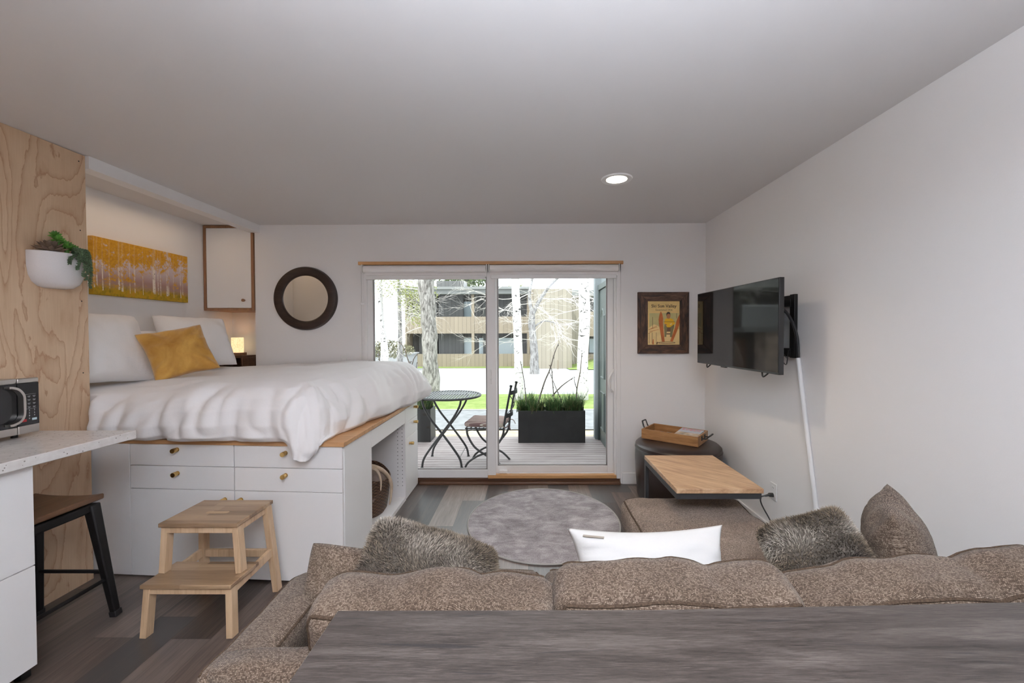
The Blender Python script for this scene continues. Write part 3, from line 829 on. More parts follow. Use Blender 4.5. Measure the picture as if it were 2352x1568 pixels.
# duvet
def sstep(a, b_, x):
    t = max(0, min(1, (x - a) / (b_ - a))); return t * t * (3 - 2 * t)
def interp(tab, x):
    for (a, va), (c, vc) in zip(tab, tab[1:]):
        if x <= c:
            k = (x - a) / (c - a); k = k * k * (3 - 2 * k) * 0.3 + k * 0.7
            return va + (vc - va) * k
    return tab[-1][1]
OF = [(0, 0), (.08, .078), (.16, .150), (.24, .212), (.32, .255), (.40, .277), (.48, .268), (.56, .228), (.62, .16), (.9, .06)]
ZF = [(0, 0), (.08, -.010), (.16, -.042), (.24, -.095), (.32, -.163), (.40, -.246), (.48, -.312), (.56, -.343), (.62, -.347), (.9, -.350)]
def duvet():
    NU, NV = 190, 170
    A0, A1, B0, B1 = -3.03, -1.0, 3.80, 2.465
    EA, EB = 0.60, 0.60
    b = MB()
    def P(i, j):
        a = A0 + (A1 + 0.25 + EA - A0) * i / NU * 1.0
        bb = B0 - (B0 - B1 + EB) * j / NV
        rim = -1.375 + 0.170 * sstep(2.4, 3.85, bb)
        a = A0 + (rim + EA - A0) * i / NU
        da, db = max(0.0, a - rim), max(0.0, B1 - bb)
        d = math.hypot(da, db)
        ax, by = min(a, rim), max(bb, B1)
        th = math.atan2(db, da) if d > 1e-6 else 0
        c = math.sin(2 * th) ** 2 if d > 1e-6 else 0
        dx, dy = (da / d, -db / d) if d > 1e-6 else (0, 0)
        ds = d / (1 + 0.33 * c)
        o = interp(OF, ds) * (1 - 0.04 * c)
        z = interp(ZF, ds)
        front = sstep(0.15, 0.95, th) if d > 0 else 0
        z *= 1.0 + 0.02 * (1 - front)
        top = 1.118 + 0.050 * sstep(-2.7, -1.5, ax) - 0.022 * sstep(3.1, 2.4, by)
        h = 1.0 - d / 0.62
        z = z * (top - 0.812) / 0.347
        # corner flap droops over the drawer front
        lob = math.exp(-((th - 1.12) / 0.55) ** 2) * sstep(0.40, 0.72, d) * min(1.0, c * 2.6)
        z -= 0.100 * lob; o += 0.085 * lob
        # folds
        bil = lambda u, v, s_: abs(noise.noise((u, v, s_))) * 2.6 - 0.62
        wx = 0.5 * noise.noise((a * 2.3, bb * 2.3, 0.4)); wy = 0.5 * noise.noise((a * 2.3, bb * 2.3, 7.4))
        f1 = bil(a * 2.9 + wx + d * 1.3, d * 1.9 + wy, 4.2) + 0.6 * bil(a * 7.0 + wx * 2 - d * 2.0, d * 3.2 + wy, 14.2)
        f2 = bil(by * 2.7 + wx - d * 1.0, d * 1.9 + wy, 9.1) + 0.6 * bil(by * 6.5 + wx * 2 + d * 2.0, d * 3.2 + wy, 19.1)
        f3 = bil(th * 2.6 + wx, d * 2.2 + wy, 2.2) + 0.4 * bil(th * 6, d * 4, 3.2)
        fine = noise.noise((a * 16, bb * 6.0, 1.0)) * 0.35
        wside = sstep(0.02, 0.26, d)
        f = (f1 * front + f2 * (1 - front)) * (1 - 0.75 * c) + f3 * 0.75 * c
        amp = 0.030 * wside * (1 - 0.55 * sstep(0.47, 0.58, d) * (1 - c))
        puff = noise.noise((a * 1.7 + 3, bb * 1.7, 6.6)) * 0.030 * wside
        disp = amp * f + 0.008 * wside * fine + puff
        # pinched seams on the front side
        for sx, wd, dep in ((-2.03, 0.035, 0.040), (-1.60, 0.03, 0.022)):
            disp -= dep * math.exp(-((a + 0.10 * d - sx) / wd) ** 2) * sstep(0.12, 0.4, d) * front
        dr = noise.noise((a * 2.2, bb * 4.0, 3.3)) * 0.013 + noise.noise((a * 1.2 + bb * 5, bb * 2.5 - a * 3, 5.5)) * 0.011
        ridge = bil(a * 1.5 + bb * 2.0 + wx, (bb - a) * 3.0 + wy, 8.8) * 0.010 + bil(a * 4.5 + wx, bb * 3.0 + wy, 28.8) * 0.004
        zt = (dr * 0.8 + ridge) * (1 - 0.75 * wside)
        x = ax + dx * (o + disp); y = by + dy * (o + disp)
        z = top + z + zt + (disp * 0.35 if d < 0.3 else 0)
        z = max(z, 0.8125) if (lob < 0.03 and y > shy(x) - KS * 0 - 0.02) else z
        y += KS * (x + 1.04) * sstep(3.8, 2.5, by)
        if x < -2.5: y = max(y, 2.365)
        if z < 0.83 and lob > 0.06:
            y = min(y, shy(x) - 0.035)
        return (x, y, z)
    vs = [P(i, j) for j in range(NV + 1) for i in range(NU + 1)]
    fs = [(j * (NU + 1) + i, (j + 1) * (NU + 1) + i, (j + 1) * (NU + 1) + i + 1, j * (NU + 1) + i + 1) for j in range(NV) for i in range(NU)]
    b.add(vs, fs)
    o = b.build('duvet', M['linen'], ang=180)
    sm = o.modifiers.new('Smooth', 'SMOOTH'); sm.factor = 0.4; sm.iterations = 1
    return tag(o, 'puffy rumpled white duvet covering the raised bed', 'duvet')
duvet()

def pillow(nm, mat, loc, nrm, up, w, h, t, label, cat='pillow', group=None, seed=0, **kw):
    b = MB(); vs, fs, rim = pillow_shape(w, h, t, seed=seed, **kw)
    Mx = frame(loc, nrm, up)
    b.add(vs, fs, Mx, PUV[id(vs)])
    o = b.build(nm, mat, ang=180)
    return tag(o, label, cat, group), Mx, (vs, fs, rim)
GP = 'white pillows on the bed'
pillow('bed_pillow', M['pillowc'], (-2.745, 2.60, 1.335), (0.86, -0.10, 0.42), (-0.42, 0.10, 0.9), 0.60, 0.52, 0.24, 'white pillow leaning on the wall beside the plywood, nearest the camera', group=GP, seed=1, wr=0.009, pinch=0.10, flat=0.5)
pillow('bed_pillow', M['pillowc'], (-2.73, 3.36, 1.36), (0.78, -0.36, 0.48), (-0.42, 0.22, 0.88), 0.53, 0.48, 0.21, 'white pillow leaning under the wall cabinet beside the lit lamp', group=GP, seed=2, wr=0.010, pinch=0.11, flat=0.5)
pillow('bed_pillow', M['pillowc'], (-2.91, 3.02, 1.275), (0.93, 0.0, 0.35), (-0.35, 0.0, 0.93), 0.55, 0.38, 0.16, 'low white pillow in the gap behind the mustard cushion', group=GP, seed=3, wr=0.008)
pillow('scatter_cushion', M['velvet'], (-2.43, 2.84, 1.295), (0.66, -0.58, 0.46), (-0.50, 0.13, 0.86), 0.385, 0.385, 0.15, 'square mustard velvet cushion on the white duvet', 'cushion', seed=4, wr=0.013, pinch=0.12)

# nightstand, lamp, wall cabinet
t = thing('nightstand_shelf', 'dark wood shelf box in the corner recess carrying the lamp', 'shelf', (-2.92, 4.1, 0.9))
b = MB(); b.box(-3.038, -2.80, 4.0, 4.198, 1.185, 1.207); b.build('top_board', M['walnut'], t, bev=0.002)
for xa in (-2.816, -3.038):
    b = MB(); b.box(xa, xa + 0.016, 4.0, 4.198, 0.90, 1.1845); b.build('side_board', M['walnut'], t, bev=0.001)
b = MB(); b.box(-3.022, -2.816, 4.0, 4.198, 0.90, 0.918); b.box(-3.022, -2.816, 4.18, 4.198, 0.918, 1.1845); b.build('back_board', M['walnut'], t, bev=0.001)
t = thing('table_lamp', 'small lit lamp with glowing pierced cylinder shade on the corner shelf', 'lamp', (-2.905, 4.08, 1.207))
b = MB(); b.box(-2.96, -2.85, 4.025, 4.135, 1.2075, 1.235); b.build('base', M['cabedge'], t, bev=0.002)
b = MB(); b.lathe([(0.052, 1.2355), (0.053, 1.30), (0.052, 1.385), (0.049, 1.386), (0.048, 1.24)], 40, Matrix.Translation((-2.905, 4.08, 0)), cap1=False); b.build('lamp_shade', M['shade'], t)
t = thing('wall_cabinet', 'white wall cabinet with wood edges hung high in the recess above the lamp', 'cabinet', (-2.80, 4.0, 1.64))
b = MB()
for q in ((-3.036, -3.012, 1.642, 2.436), (-2.589, -2.566, 1.642, 2.436), (-3.012, -2.589, 1.642, 1.664), (-3.012, -2.589, 2.413, 2.436)):
    b.box(q[0], q[1], 3.828, 4.195, q[2], q[3])
b.build('carcass', M['cabedge'], t, bev=0.001)
b = MB(); b.box(-3.010, -2.591, 3.832, 3.85, 1.666, 2.411); o = b.build('cabinet_door', M['cab'], t, bev=0.001)
kb = MB(); kb.tube([(-2.655, 3.832, 1.735), (-2.655, 3.82, 1.735), (-2.655, 3.805, 1.735)], [0.008, 0.013, 0.014], 16); kb.build('knob', M['cabedge'], o)
b = MB(); b.box(-3.012, -2.589, 4.17, 4.19, 1.664, 2.413); b.build('back_panel', M['mel'], t, smooth=False)

# aspen canvas print
def m_aspenart():
    m, nt, b = newmat('autumn_aspen_print')
    co = objco(nt)
    sp = node(nt, 'SeparateXYZ', {'Vector': co})
    Y, Z = sp.outputs[1], sp.outputs[2]         # z 0..0.40 from the canvas foot
    zz = math_(nt, 'DIVIDE', Z, 0.40)
    n = tnoise(nt, co, 12, 6, 0.7, 0.3)
    nf = tnoise(nt, co, 55, 4, 0.7)
    haze = ramp(nt, zz, [(0.05, (0.36, 0.24, 0.20)), (0.3, (0.40, 0.24, 0.20)), (0.55, (0.62, 0.50, 0.50)), (0.8, (0.62, 0.55, 0.60))])
    lf = math_(nt, 'ADD', math_(nt, 'ADD', math_(nt, 'MULTIPLY', n, 0.9), math_(nt, 'MULTIPLY', nf, 0.45)), math_(nt, 'MULTIPLY', math_(nt, 'SUBTRACT', zz, 0.5), 0.34))
    lf = math_(nt, 'SUBTRACT', lf, math_(nt, 'MULTIPLY', math_(nt, 'ADD', Y, 0.0), 0.13))
    mask = ramp(nt, lf, [(0.66, 0.0), (0.75, 1.0)])
    leaf = ramp(nt, nf, [(0.3, (0.50, 0.22, 0.008)), (0.7, (0.74, 0.40, 0.03))])
    col = mixc(nt, mask, haze, leaf)
    g = ramp(nt, math_(nt, 'ADD', zz, math_(nt, 'MULTIPLY', math_(nt, 'SUBTRACT', n, 0.5), 0.25)), [(0.13, 1.0), (0.24, 0.0)])
    gc = ramp(nt, tnoise(nt, co, 26, 4, 0.7), [(0.3, (0.20, 0.16, 0.01)), (0.55, (0.50, 0.31, 0.012)), (0.75, (0.55, 0.24, 0.03))])
    col = mixc(nt, g, col, gc)
    # trunks
    for k, (sc, w, seed) in enumerate(((9.0, 0.060, 0.0), (13.0, 0.05, 3.3), (4.2, 0.040, 7.7))):
        yy = math_(nt, 'ADD', Y, math_(nt, 'MULTIPLY', math_(nt, 'SINE', math_(nt, 'MULTIPLY', Z, 7.0 + k)), 0.004))
        vo = node(nt, 'TexVoronoi', {'W': math_(nt, 'ADD', yy, seed), 'Scale': sc}, voronoi_dimensions='1D')
        wn = node(nt, 'TexWhiteNoise', {'W': math_(nt, 'MULTIPLY', vo.outputs['W'], 7.0)}, noise_dimensions='1D').outputs['Value']
        ww = math_(nt, 'MULTIPLY', w, math_(nt, 'ADD', 0.45, wn))
        tr = math_(nt, 'LESS_THAN', vo.outputs['Distance'], ww)
        foot = math_(nt, 'GREATER_THAN', zz, math_(nt, 'ADD', 0.06, math_(nt, 'MULTIPLY', wn, 0.10)))
        hid = ramp(nt, math_(nt, 'ADD', n, math_(nt, 'MULTIPLY', zz, 0.3)), [(0.56, 1.0), (0.68, 0.12)])
        spot = ramp(nt, tnoise(nt, objco(nt, (1, 40, 60)), 1.5, 2), [(0.3, (0.25, 0.2, 0.16)), (0.38, (0.80, 0.72, 0.62))])
        col = mixc(nt, math_(nt, 'MULTIPLY', math_(nt, 'MULTIPLY', tr, foot), math_(nt, 'MULTIPLY', hid, 0.85)), col, spot)
    nt.links.new(col, b.inputs['Base Color'])
    S(b, rough=0.5, spec=0.3)
    return m
b = MB(); b.box(XL + 0.001, XL + 0.036, 2.822, 3.612, 1.698, 2.103)
tag(b.build('canvas_print', m_aspenart(), bev=0.003), 'wide canvas of golden autumn aspen trees above the pillows', 'picture')

# wall planter with succulents
t = thing('wall_planter', 'white half-round wall planter with green succulents on plywood wall', 'planter', (XP, 2.135, 1.65))
Mx = Matrix.Translation((XP + 0.0005, 2.178, 0))
prof = [(0.002, 1.662), (0.045, 1.662), (0.075, 1.669), (0.100, 1.690), (0.115, 1.725), (0.1215, 1.77), (0.1225, 1.845), (0.119, 1.848), (0.115, 1.845), (0.115, 1.837)]
b = MB(); b.lathe(prof, 40, Mx, cap0=False, cap1=True, a0=-PI / 2, a1=PI / 2, sx=0.88)
def m_pot():
    m, nt, b = newmat('speckled_ceramic')
    v = objco(nt)
    sp = math_(nt, 'LESS_THAN', node(nt, 'TexVoronoi', {'Vector': v, 'Scale': 210.0}).outputs['Distance'], 0.16)
    nt.links.new(mixc(nt, math_(nt, 'MULTIPLY', sp, 0.35), (0.78, 0.75, 0.75), (0.4, 0.37, 0.36)), b.inputs['Base Color'])
    S(b, rough=0.14, spec=0.5)
    return m
b.build('pot', m_pot(), t)
def leaf_pts(mb, base, d, up, L, w, th):
    """plump pointed leaf"""
    d = Vector(d).normalized(); s_ = d.cross(Vector(up)).normalized(); u = s_.cross(d).normalized(); base = Vector(base)
    prof = [(0.0, 0.25), (0.25, 0.75), (0.55, 1.0), (0.8, 0.7), (1.0, 0.04)]
    o = len(mb.v); n = 6
    for tt, k in prof:
        for j in range(n):
            a = 2 * PI * j / n
            mb.v.append(base + d * L * tt + s_ * math.cos(a) * w / 2 * k + u * (math.sin(a) * th / 2 * k + 0.12 * L * tt * tt))
    for i in range(len(prof) - 1):
        for j in range(n):
            mb.f.append([o + i * n + j, o + i * n + (j + 1) % n, o + (i + 1) * n + (j + 1) % n, o + (i + 1) * n + j]); mb.m.append(mb.cur)
    mb.f.append([o + (len(prof) - 1) * n + j for j in range(n)]); mb.m.append(mb.cur)
rr = random.Random(3)
b = MB(); c0 = Vector((XP + 0.060, 2.115, 1.850))
for ring, (nl, el, L) in enumerate(((11, 0.16, 0.070), (10, 0.5, 0.062), (8, 0.85, 0.05), (5, 1.2, 0.036))):
    for k in range(nl):
        a = 2 * PI * k / nl + ring * 0.4
        leaf_pts(b, c0 + Vector((0, 0, 0.006 * ring)), (math.cos(a) * math.cos(el) * 0.85, math.sin(a) * math.cos(el), math.sin(el)), (0, 0, 1), L, 0.024, 0.010)
b.build('rosette_succulent', plain('bronze_succulent', (0.17, 0.115, 0.08), 0.5, var=0.35, vscale=25), t)
b = MB()
for c in [(0.05, 2.15, 1.905), (0.08, 2.13, 1.90), (0.06, 2.175, 1.885), (0.085, 2.17, 1.87), (0.045, 2.20, 1.885), (0.08, 2.205, 1.865), (0.055, 2.135, 1.925), (0.10, 2.15, 1.868), (0.05, 2.225, 1.868)]:
    c1 = Vector((XP + c[0] * 0.9, c[1] + 0.012, c[2] + 0.010)); b.tube([c1 - Vector((0, 0, 0.05)), c1], 0.004, 5)
    for k in range(13):
        a = k * 2.4; el = 1.3 - 1.5 * k / 13
        leaf_pts(b, c1, (math.cos(a) * math.cos(el), math.sin(a) * math.cos(el), math.sin(el)), (0, 0, 1), 0.030, 0.016, 0.009)
b.build('bushy_succulent', plain('bright_green_succulent', (0.085, 0.26, 0.03), 0.45, var=0.4, vscale=30), t)
b = MB()
for (y0, y1, z1, off) in [(p[0] + 0.012, p[1] + 0.012, p[2], p[3] * 0.88) for p in ((2.205, 2.145, 1.79, 0.10), (2.20, 2.165, 1.765, 0.125), (2.215, 2.19, 1.73, 0.13), (2.225, 2.207, 1.715, 0.125), (2.235, 2.235, 1.70, 0.11), (2.235, 2.245, 1.675, 0.10), (2.22, 2.225, 1.78, 0.115), (2.21, 2.17, 1.82, 0.12), (2.24, 2.25, 1.76, 0.09), (2.20, 2.19, 1.81, 0.125))]:
    pts = spline([(XP + 0.06, y0, 1.852), (XP + 0.06 + off * 0.35, (y0 * 2 + y1) / 3, 1.880), (XP + off + 0.018, (y0 + y1) / 2, 1.85), (XP + off + 0.026, y1, (1.85 + z1) / 2), (XP + off * 0.95 + 0.018, y1 + 0.003, z1)], 10)
    b.tube(pts, 0.0018, 5)
    for i in range(2, len(pts)):
        for s_ in range(3):
            a = rr.uniform(0, 2 * PI)
            leaf_pts(b, pts[i], (abs(math.cos(a)) * 0.8, math.sin(a), rr.uniform(-0.5, 0.5)), (0, 0, 1), 0.012, 0.0085, 0.0065)
b.build('trailing_succulent', plain('dusty_green_succulent', (0.10, 0.165, 0.085), 0.5, var=0.35, vscale=40), t)

# kitchen counter
ZT = 0.945
b = MB(); b.box(XP + 0.001, -1.93, 0.15, 2.0, ZT - 0.04, ZT)
tag(b.build('countertop', M['quartz'], bev=0.003), 'speckled white quartz counter slab under the microwave', 'countertop')
t = thing('base_cabinet', 'white kitchen base cabinet with deep drawers under the quartz counter', 'cabinet', (-2.2, 1.0, 0))
b = MB(); b.box(XP + 0.002, -1.984, 0.2, 1.605, 0.095, 0.9045); b.box(XP + 0.002, -2.03, 0.2, 1.55, 0, 0.095); b.build('carcass', M['cab'], t, smooth=False)
for z0, z1 in ((0.10, 0.498), (0.502, 0.9)):
    b = MB(); b.box(-1.983, -1.965, 0.9, 1.605, z0, z1); b.build('drawer_front', M['cab'], t, bev=0.0015)

# microwave
t = thing('microwave', 'black and steel microwave with curved handle on the quartz counter', 'microwave', (-2.41, 1.68, ZT))
MX = -2.30
b = MB(); b.box(-2.515, MX - 0.03, 1.42, 1.90, 0.963, 1.212); b.build('body', M['steel'], t, bev=0.006)
b = MB()
for yy in (1.46, 1.86):
    for xx in (-2.49, MX - 0.06):
        b = MB(); b.cyl((xx, yy, ZT + 0.0005), (xx, yy, 0.964), 0.012, n=12); b.build('foot', M['blackp'], t)
for za, zb in ((0.965, 1.003), (1.196, 1.218)):
    b = MB(); b.box(MX - 0.03, MX, 1.828, 1.909, za, zb); b.build('panel_trim', M['steel'], t, bev=0.004)
b = MB(); b.box(MX - 0.03, MX - 0.0005, 1.8285, 1.9085, 1.0032, 1.1958); pn = b.build('control_panel', M['gloss'], t, bev=0.001)
mk = plain('panel_print', (0.55, 0.55, 0.56), 0.5)
b = MB()
for r_ in range(4):
    for c_ in range(3):
        yy = 1.845 + 0.0195 * c_; zz = 1.134 - 0.0165 * r_
        b.box(MX - 0.0005, MX + 0.0002, yy, yy + 0.011, zz, zz + 0.0015); b.box(MX - 0.0005, MX + 0.0002, yy + 0.002, yy + 0.009, zz - 0.004, zz - 0.0028)
b.box(MX - 0.0005, MX + 0.0002, 1.842, 1.896, 1.143, 1.1437); b.box(MX - 0.0005, MX + 0.0002, 1.842, 1.896, 1.076, 1.0767)
b.build('button_marks', mk, pn, smooth=False)
def text_mesh(s_, size, Mx, mat, name, parent, ext=0.0002, align='CENTER', sp=1.0):
    cu = bpy.data.curves.new('t', 'FONT'); cu.body = s_; cu.size = size; cu.extrude = ext; cu.align_x = align; cu.align_y = 'CENTER'; cu.resolution_u = 3; cu.space_character = sp
    ob = bpy.data.objects.new('t', cu); COL.objects.link(ob)
    dg = bpy.context.evaluated_depsgraph_get(); me = ob.evaluated_get(dg).to_mesh()
    b = MB(); b.add([v.co.copy() for v in me.vertices], [list(p.vertices) for p in me.polygons], Mx)
    bpy.data.objects.remove(ob); bpy.data.curves.remove(cu)
    return b.build(name, mat, parent, smooth=False)
MT = lambda y, z: Matrix(((0, 0, 1, MX + 0.0003), (1, 0, 0, y), (0, 1, 0, z), (0, 0, 0, 1)))
for k, s_ in enumerate('123456789'):
    text_mesh(s_, 0.010, MT(1.8505 + 0.0195 * (k % 3), 1.069 - 0.0125 * (k // 3)), mk, 'key_digit', pn)
text_mesh('0', 0.010, MT(1.87, 1.0315), mk, 'key_digit', pn)
b = MB(); b.box(MX - 0.0005, MX + 0.0006, 1.842, 1.859, 1.019, 1.031); b.build('stop_button', plain('red_button', (0.5, 0.02, 0.025), 0.4), pn, label='red stop button')
b = MB(); b.box(MX - 0.0005, MX + 0.0006, 1.880, 1.898, 1.0215, 1.032); b.build('start_button', plain('pale_button', (0.55, 0.68, 0.72), 0.4), pn, label='pale blue start button')
b = MB(); b.box(MX - 0.03, MX, 1.42, 1.8255, 0.965, 1.0); b.box(MX - 0.03, MX, 1.42, 1.8255, 1.196, 1.22); b.build('door_trim', M['steel'], t, bev=0.004)
b = MB(); b.box(MX - 0.03, MX - 0.001, 1.4205, 1.825, 1.0002, 1.1958); b.build('door_window', M['gloss'], t, bev=0.001)
hc = spline([(1.780, 1.188, 0), (1.792, 1.187, 0), (1.815, 1.176, 0), (1.833, 1.152, 0), (1.838, 1.125, 0), (1.838, 1.075, 0), (1.834, 1.045, 0), (1.818, 1.022, 0), (1.794, 1.012, 0), (1.780, 1.011, 0)], 4)
cm = Vector((1.775, 1.10, 0)); inn = [p + (cm - p).normalized() * 0.010 for p in hc]
b = MB(); b.prism([(p.x, p.y) for p in hc] + [(p.x, p.y) for p in reversed(inn)], 0.026, Matrix(((0, 0, 1, MX + 0.0003), (1, 0, 0, 0), (0, 1, 0, 0), (0, 0, 0, 1))))
b.build('handle', M['steel'], t, ang=50)

# bar stool
t = thing('bar_stool', 'black metal counter stool with brown wood seat under the quartz counter', 'stool', (-2.275, 1.865, 0))
cx_, cy_ = -2.282, 1.842
sq = [(-0.165, -0.165), (0.165, -0.165), (0.165, 0.165), (-0.165, 0.165)]
def seat_z(x, y): return 0.0
b = MB()
def seat(u, v):
    x = -0.172 + 0.344 * u; y = -0.172 + 0.344 * v
    return (cx_ + x, cy_ + y, 0.618 + 0.012 * ((abs(x) / 0.172) ** 2.5))
n0 = 12
b.grid(n0, n0, seat); k0 = len(b.v)
b.add([(p.x, p.y, p.z - 0.027) for p in b.v[:k0]], [])
w = n0 + 1
for j in range(n0):
    for i in range(n0): b.f.append([k0 + j * w + i, k0 + (j + 1) * w + i, k0 + (j + 1) * w + i + 1, k0 + j * w + i + 1]); b.m.append(0)
for i in range(n0):
    for (p, q) in ((i, i + 1), (n0 * w + i + 1, n0 * w + i), ((i + 1) * w, i * w), (i * w + n0, (i + 1) * w + n0)):
        b.f.append([q, p, k0 + p, k0 + q]); b.m.append(0)
b.build('seat', M['seatw'], t, bev=0.006)
b = MB(); b.box(cx_ - 0.155, cx_ + 0.155, cy_ - 0.155, cy_ + 0.155, 0.548, 0.5905); b.build('seat_frame', M['black'], t, bev=0.008)
for sx in (-1, 1):
    for sy in (-1, 1):
        b = MB(); b.bar((cx_ + sx * 0.14, cy_ + sy * 0.14, 0.585), (cx_ + sx * 0.196, cy_ + sy * 0.19, 0.012), 0.046, 0.046, (1, 0, 0), 0.030, 0.030)
        lg = b.build('leg', M['black'], t, bev=0.006)
        b = MB(); b.bar((cx_ + sx * 0.1945, cy_ + sy * 0.189, 0.03), (cx_ + sx * 0.198, cy_ + sy * 0.192, 0.0), 0.036, 0.036, (1, 0, 0)); b.build('rubber_foot', M['blackp'], lg, bev=0.004)
b = MB(); L = lambda sx, sy, z: (cx_ + sx * (0.14 + 0.056 * (0.585 - z) / 0.573), cy_ + sy * (0.14 + 0.05 * (0.585 - z) / 0.573), z)
for a, c in (((-1, -1), (1, -1)), ((1, -1), (1, 1)), ((1, 1), (-1, 1)), ((-1, 1), (-1, -1))):
    z = 0.20 if a[0] == c[0] else 0.235
    b.tube([L(a[0], a[1], z), L(c[0], c[1], z)], 0.009, 8)
b.build('footrest', M['black'], t)

# step stool
t = thing('step_stool', 'two-step light wooden step stool in front of the bed drawers', 'step stool', (-1.6, 2.05, 0))
b = MB(); b.box(-1.795, -1.412, 1.958, 2.243, 0.480, 0.500)
o = b.build('top_step', M['birchx'], t, bev=0.003)
b = MB(); pr_ = []
for k in range(24):
    a = 2 * PI * k / 24; pr_.append((-1.6 + (0.045 if math.cos(a) > 0 else -0.045) + 0.013 * math.cos(a), 2.085 + 0.013 * math.sin(a)))
b.prism(pr_, 0.0008, Matrix.Translation((0, 0, 0.4999))); b.build('hand_hole', plain('hand_hole_inside', (0.50, 0.34, 0.20), 0.5), o, smooth=False, label='pale recessed hand hole')
b = MB(); b.box(-1.808, -1.383, 1.872, 2.075, 0.232, 0.251); b.build('lower_step', M['birchx'], t, bev=0.003)
def sleg(x0, y0, z0, x1, y1, z1, nm='leg'):
    b = MB(); b.bar((x0, y0, z0), (x1, y1, z1), 0.030, 0.042, (0, 1, 0)); return b.build(nm, M['birch'], t, bev=0.002)
for s_ in (-1, 1):
    xf, xt = -1.5945 + s_ * 0.203, -1.604 + s_ * 0.172
    xm = xf + (xt - xf) * 0.23 / 0.48
    sleg(xf, 2.238, 0.0, xt, 2.215, 0.479)
    sleg(-1.5945 + s_ * 0.203, 1.892, 0.0, -1.5945 + s_ * 0.192, 1.905, 0.2315)
    sleg(xm, 1.985, 0.2515, xt, 1.992, 0.479)
    b = MB(); b.bar((xm + s_ * 0.004, 1.90, 0.205), (xm + s_ * 0.002, 2.235, 0.225), 0.018, 0.045); b.build('side_rail', M['birch'], t, bev=0.002)
    b = MB(); b.bar((xt, 2.0, 0.462), (xt, 2.21, 0.462), 0.018, 0.034); b.build('side_rail', M['birch'], t, bev=0.002)
b = MB(); b.bar((-1.79, 2.226, 0.215), (-1.40, 2.226, 0.215), 0.018, 0.04); b.build('back_rail', M['birch'], t, bev=0.002)
b = MB(); b.bar((-1.77, 1.978, 0.464), (-1.44, 1.978, 0.464), 0.018, 0.032); b.build('front_rail', M['birch'], t, bev=0.002)
b = MB(); b.bar((-1.785, 1.895, 0.216), (-1.405, 1.895, 0.216), 0.018, 0.032); b.build('front_rail', M['birch'], t, bev=0.002)

# wicker basket with antler and throw
def m_wicker():
    m, nt, b = newmat('brown_wicker')
    sp = node(nt, 'SeparateXYZ', {'Vector': objco(nt)})
    ang = math_(nt, 'ARCTAN2', sp.outputs[1], sp.outputs[0])
    row = math_(nt, 'DIVIDE', sp.outputs[2], 0.012)
    ph = math_(nt, 'MULTIPLY', math_(nt, 'MODULO', math_(nt, 'FLOOR', row), 2.0), PI)
    w = math_(nt, 'MULTIPLY', math_(nt, 'ABSOLUTE', math_(nt, 'SINE', math_(nt, 'MULTIPLY', row, PI))), math_(nt, 'ADD', 0.65, math_(nt, 'MULTIPLY', 0.35, math_(nt, 'SINE', math_(nt, 'ADD', math_(nt, 'MULTIPLY', ang, 34.0), ph)))))
    n = tnoise(nt, objco(nt, (3, 3, 40)), 3, 3)
    f = math_(nt, 'ADD', math_(nt, 'MULTIPLY', w, 0.7), math_(nt, 'MULTIPLY', n, 0.4))
    nt.links.new(ramp(nt, f, [(0.2, (0.020, 0.010, 0.007)), (0.55, (0.12, 0.055, 0.028)), (0.9, (0.27, 0.145, 0.075))]), b.inputs['Base Color'])
    S(b, rough=0.5)
    bump(nt, b, w, 1.0, 0.01)
    return m
bc = Vector((-1.30, 3.16, 0.031))
b = MB()
pf = [(0.002, 0.0), (0.17, 0.0), (0.19, 0.03), (0.205, 0.12), (0.215, 0.24), (0.22, 0.262), (0.212, 0.27), (0.205, 0.26), (0.195, 0.12), (0.17, 0.02)]
vs_b = []
b.lathe(pf, 56, Matrix.Translation(bc), cap0=False)
for i, p in enumerate(b.v):
    hgt = (p.z - bc.z) / 0.27
    ang = math.atan2(p.y - bc.y, p.x - bc.x)
    p.z = bc.z + (p.z - bc.z) * (1 + 0.25 * abs(math.sin(ang)) ** 3 * hgt)
tag(b.build('wicker_basket', m_wicker(), ang=60), 'dark brown wicker basket in the open niche under the bed', 'basket')
b = MB(); b.grid(28, 22, lambda u, v: (bc.x + (0.19) * (u * 2 - 1) * (1 - 0.2 * (2 * v - 1) ** 2), bc.y + 0.185 * (v * 2 - 1) * (1 - 0.2 * (2 * u - 1) ** 2), bc.z + 0.24 + 0.13 * math.exp(-((u - 0.5) ** 2 + (v - 0.55) ** 2) * 4) + 0.025 * noise.noise((u * 5, v * 5, 1)) - 0.06 * ((2 * u - 1) ** 4 + (2 * v - 1) ** 4)))
tag(b.build('folded_throw', plain('taupe_fur_throw', (0.25, 0.19, 0.165), 0.9, var=0.35, vscale=12, bscale=120, bstr=0.5), ang=180), 'taupe fleecy throw stuffed inside the wicker basket', 'throw')
b = MB()
main = spline([(-1.38, 2.98, 0.40), (-1.22, 3.03, 0.43), (-1.12, 3.10, 0.38), (-1.075, 3.17, 0.27), (-1.068, 3.16, 0.16), (-1.07, 3.13, 0.10)], 8)
b.tube(main, [0.022 - 0.018 * (i / (len(main) - 1)) ** 1.5 for i in range(len(main))], 10)
br = spline([(-1.24, 3.03, 0.42), (-1.14, 3.04, 0.40), (-1.10, 3.03, 0.33), (-1.09, 3.0, 0.26)], 6)
b.tube(br, [0.016 - 0.012 * i / (len(br) - 1) for i in range(len(br))], 8)
br = spline([(-1.35, 2.99, 0.41), (-1.30, 2.95, 0.47), (-1.26, 2.93, 0.50)], 6)
b.tube(br, [0.016 - 0.013 * i / (len(br) - 1) for i in range(len(br))], 8)
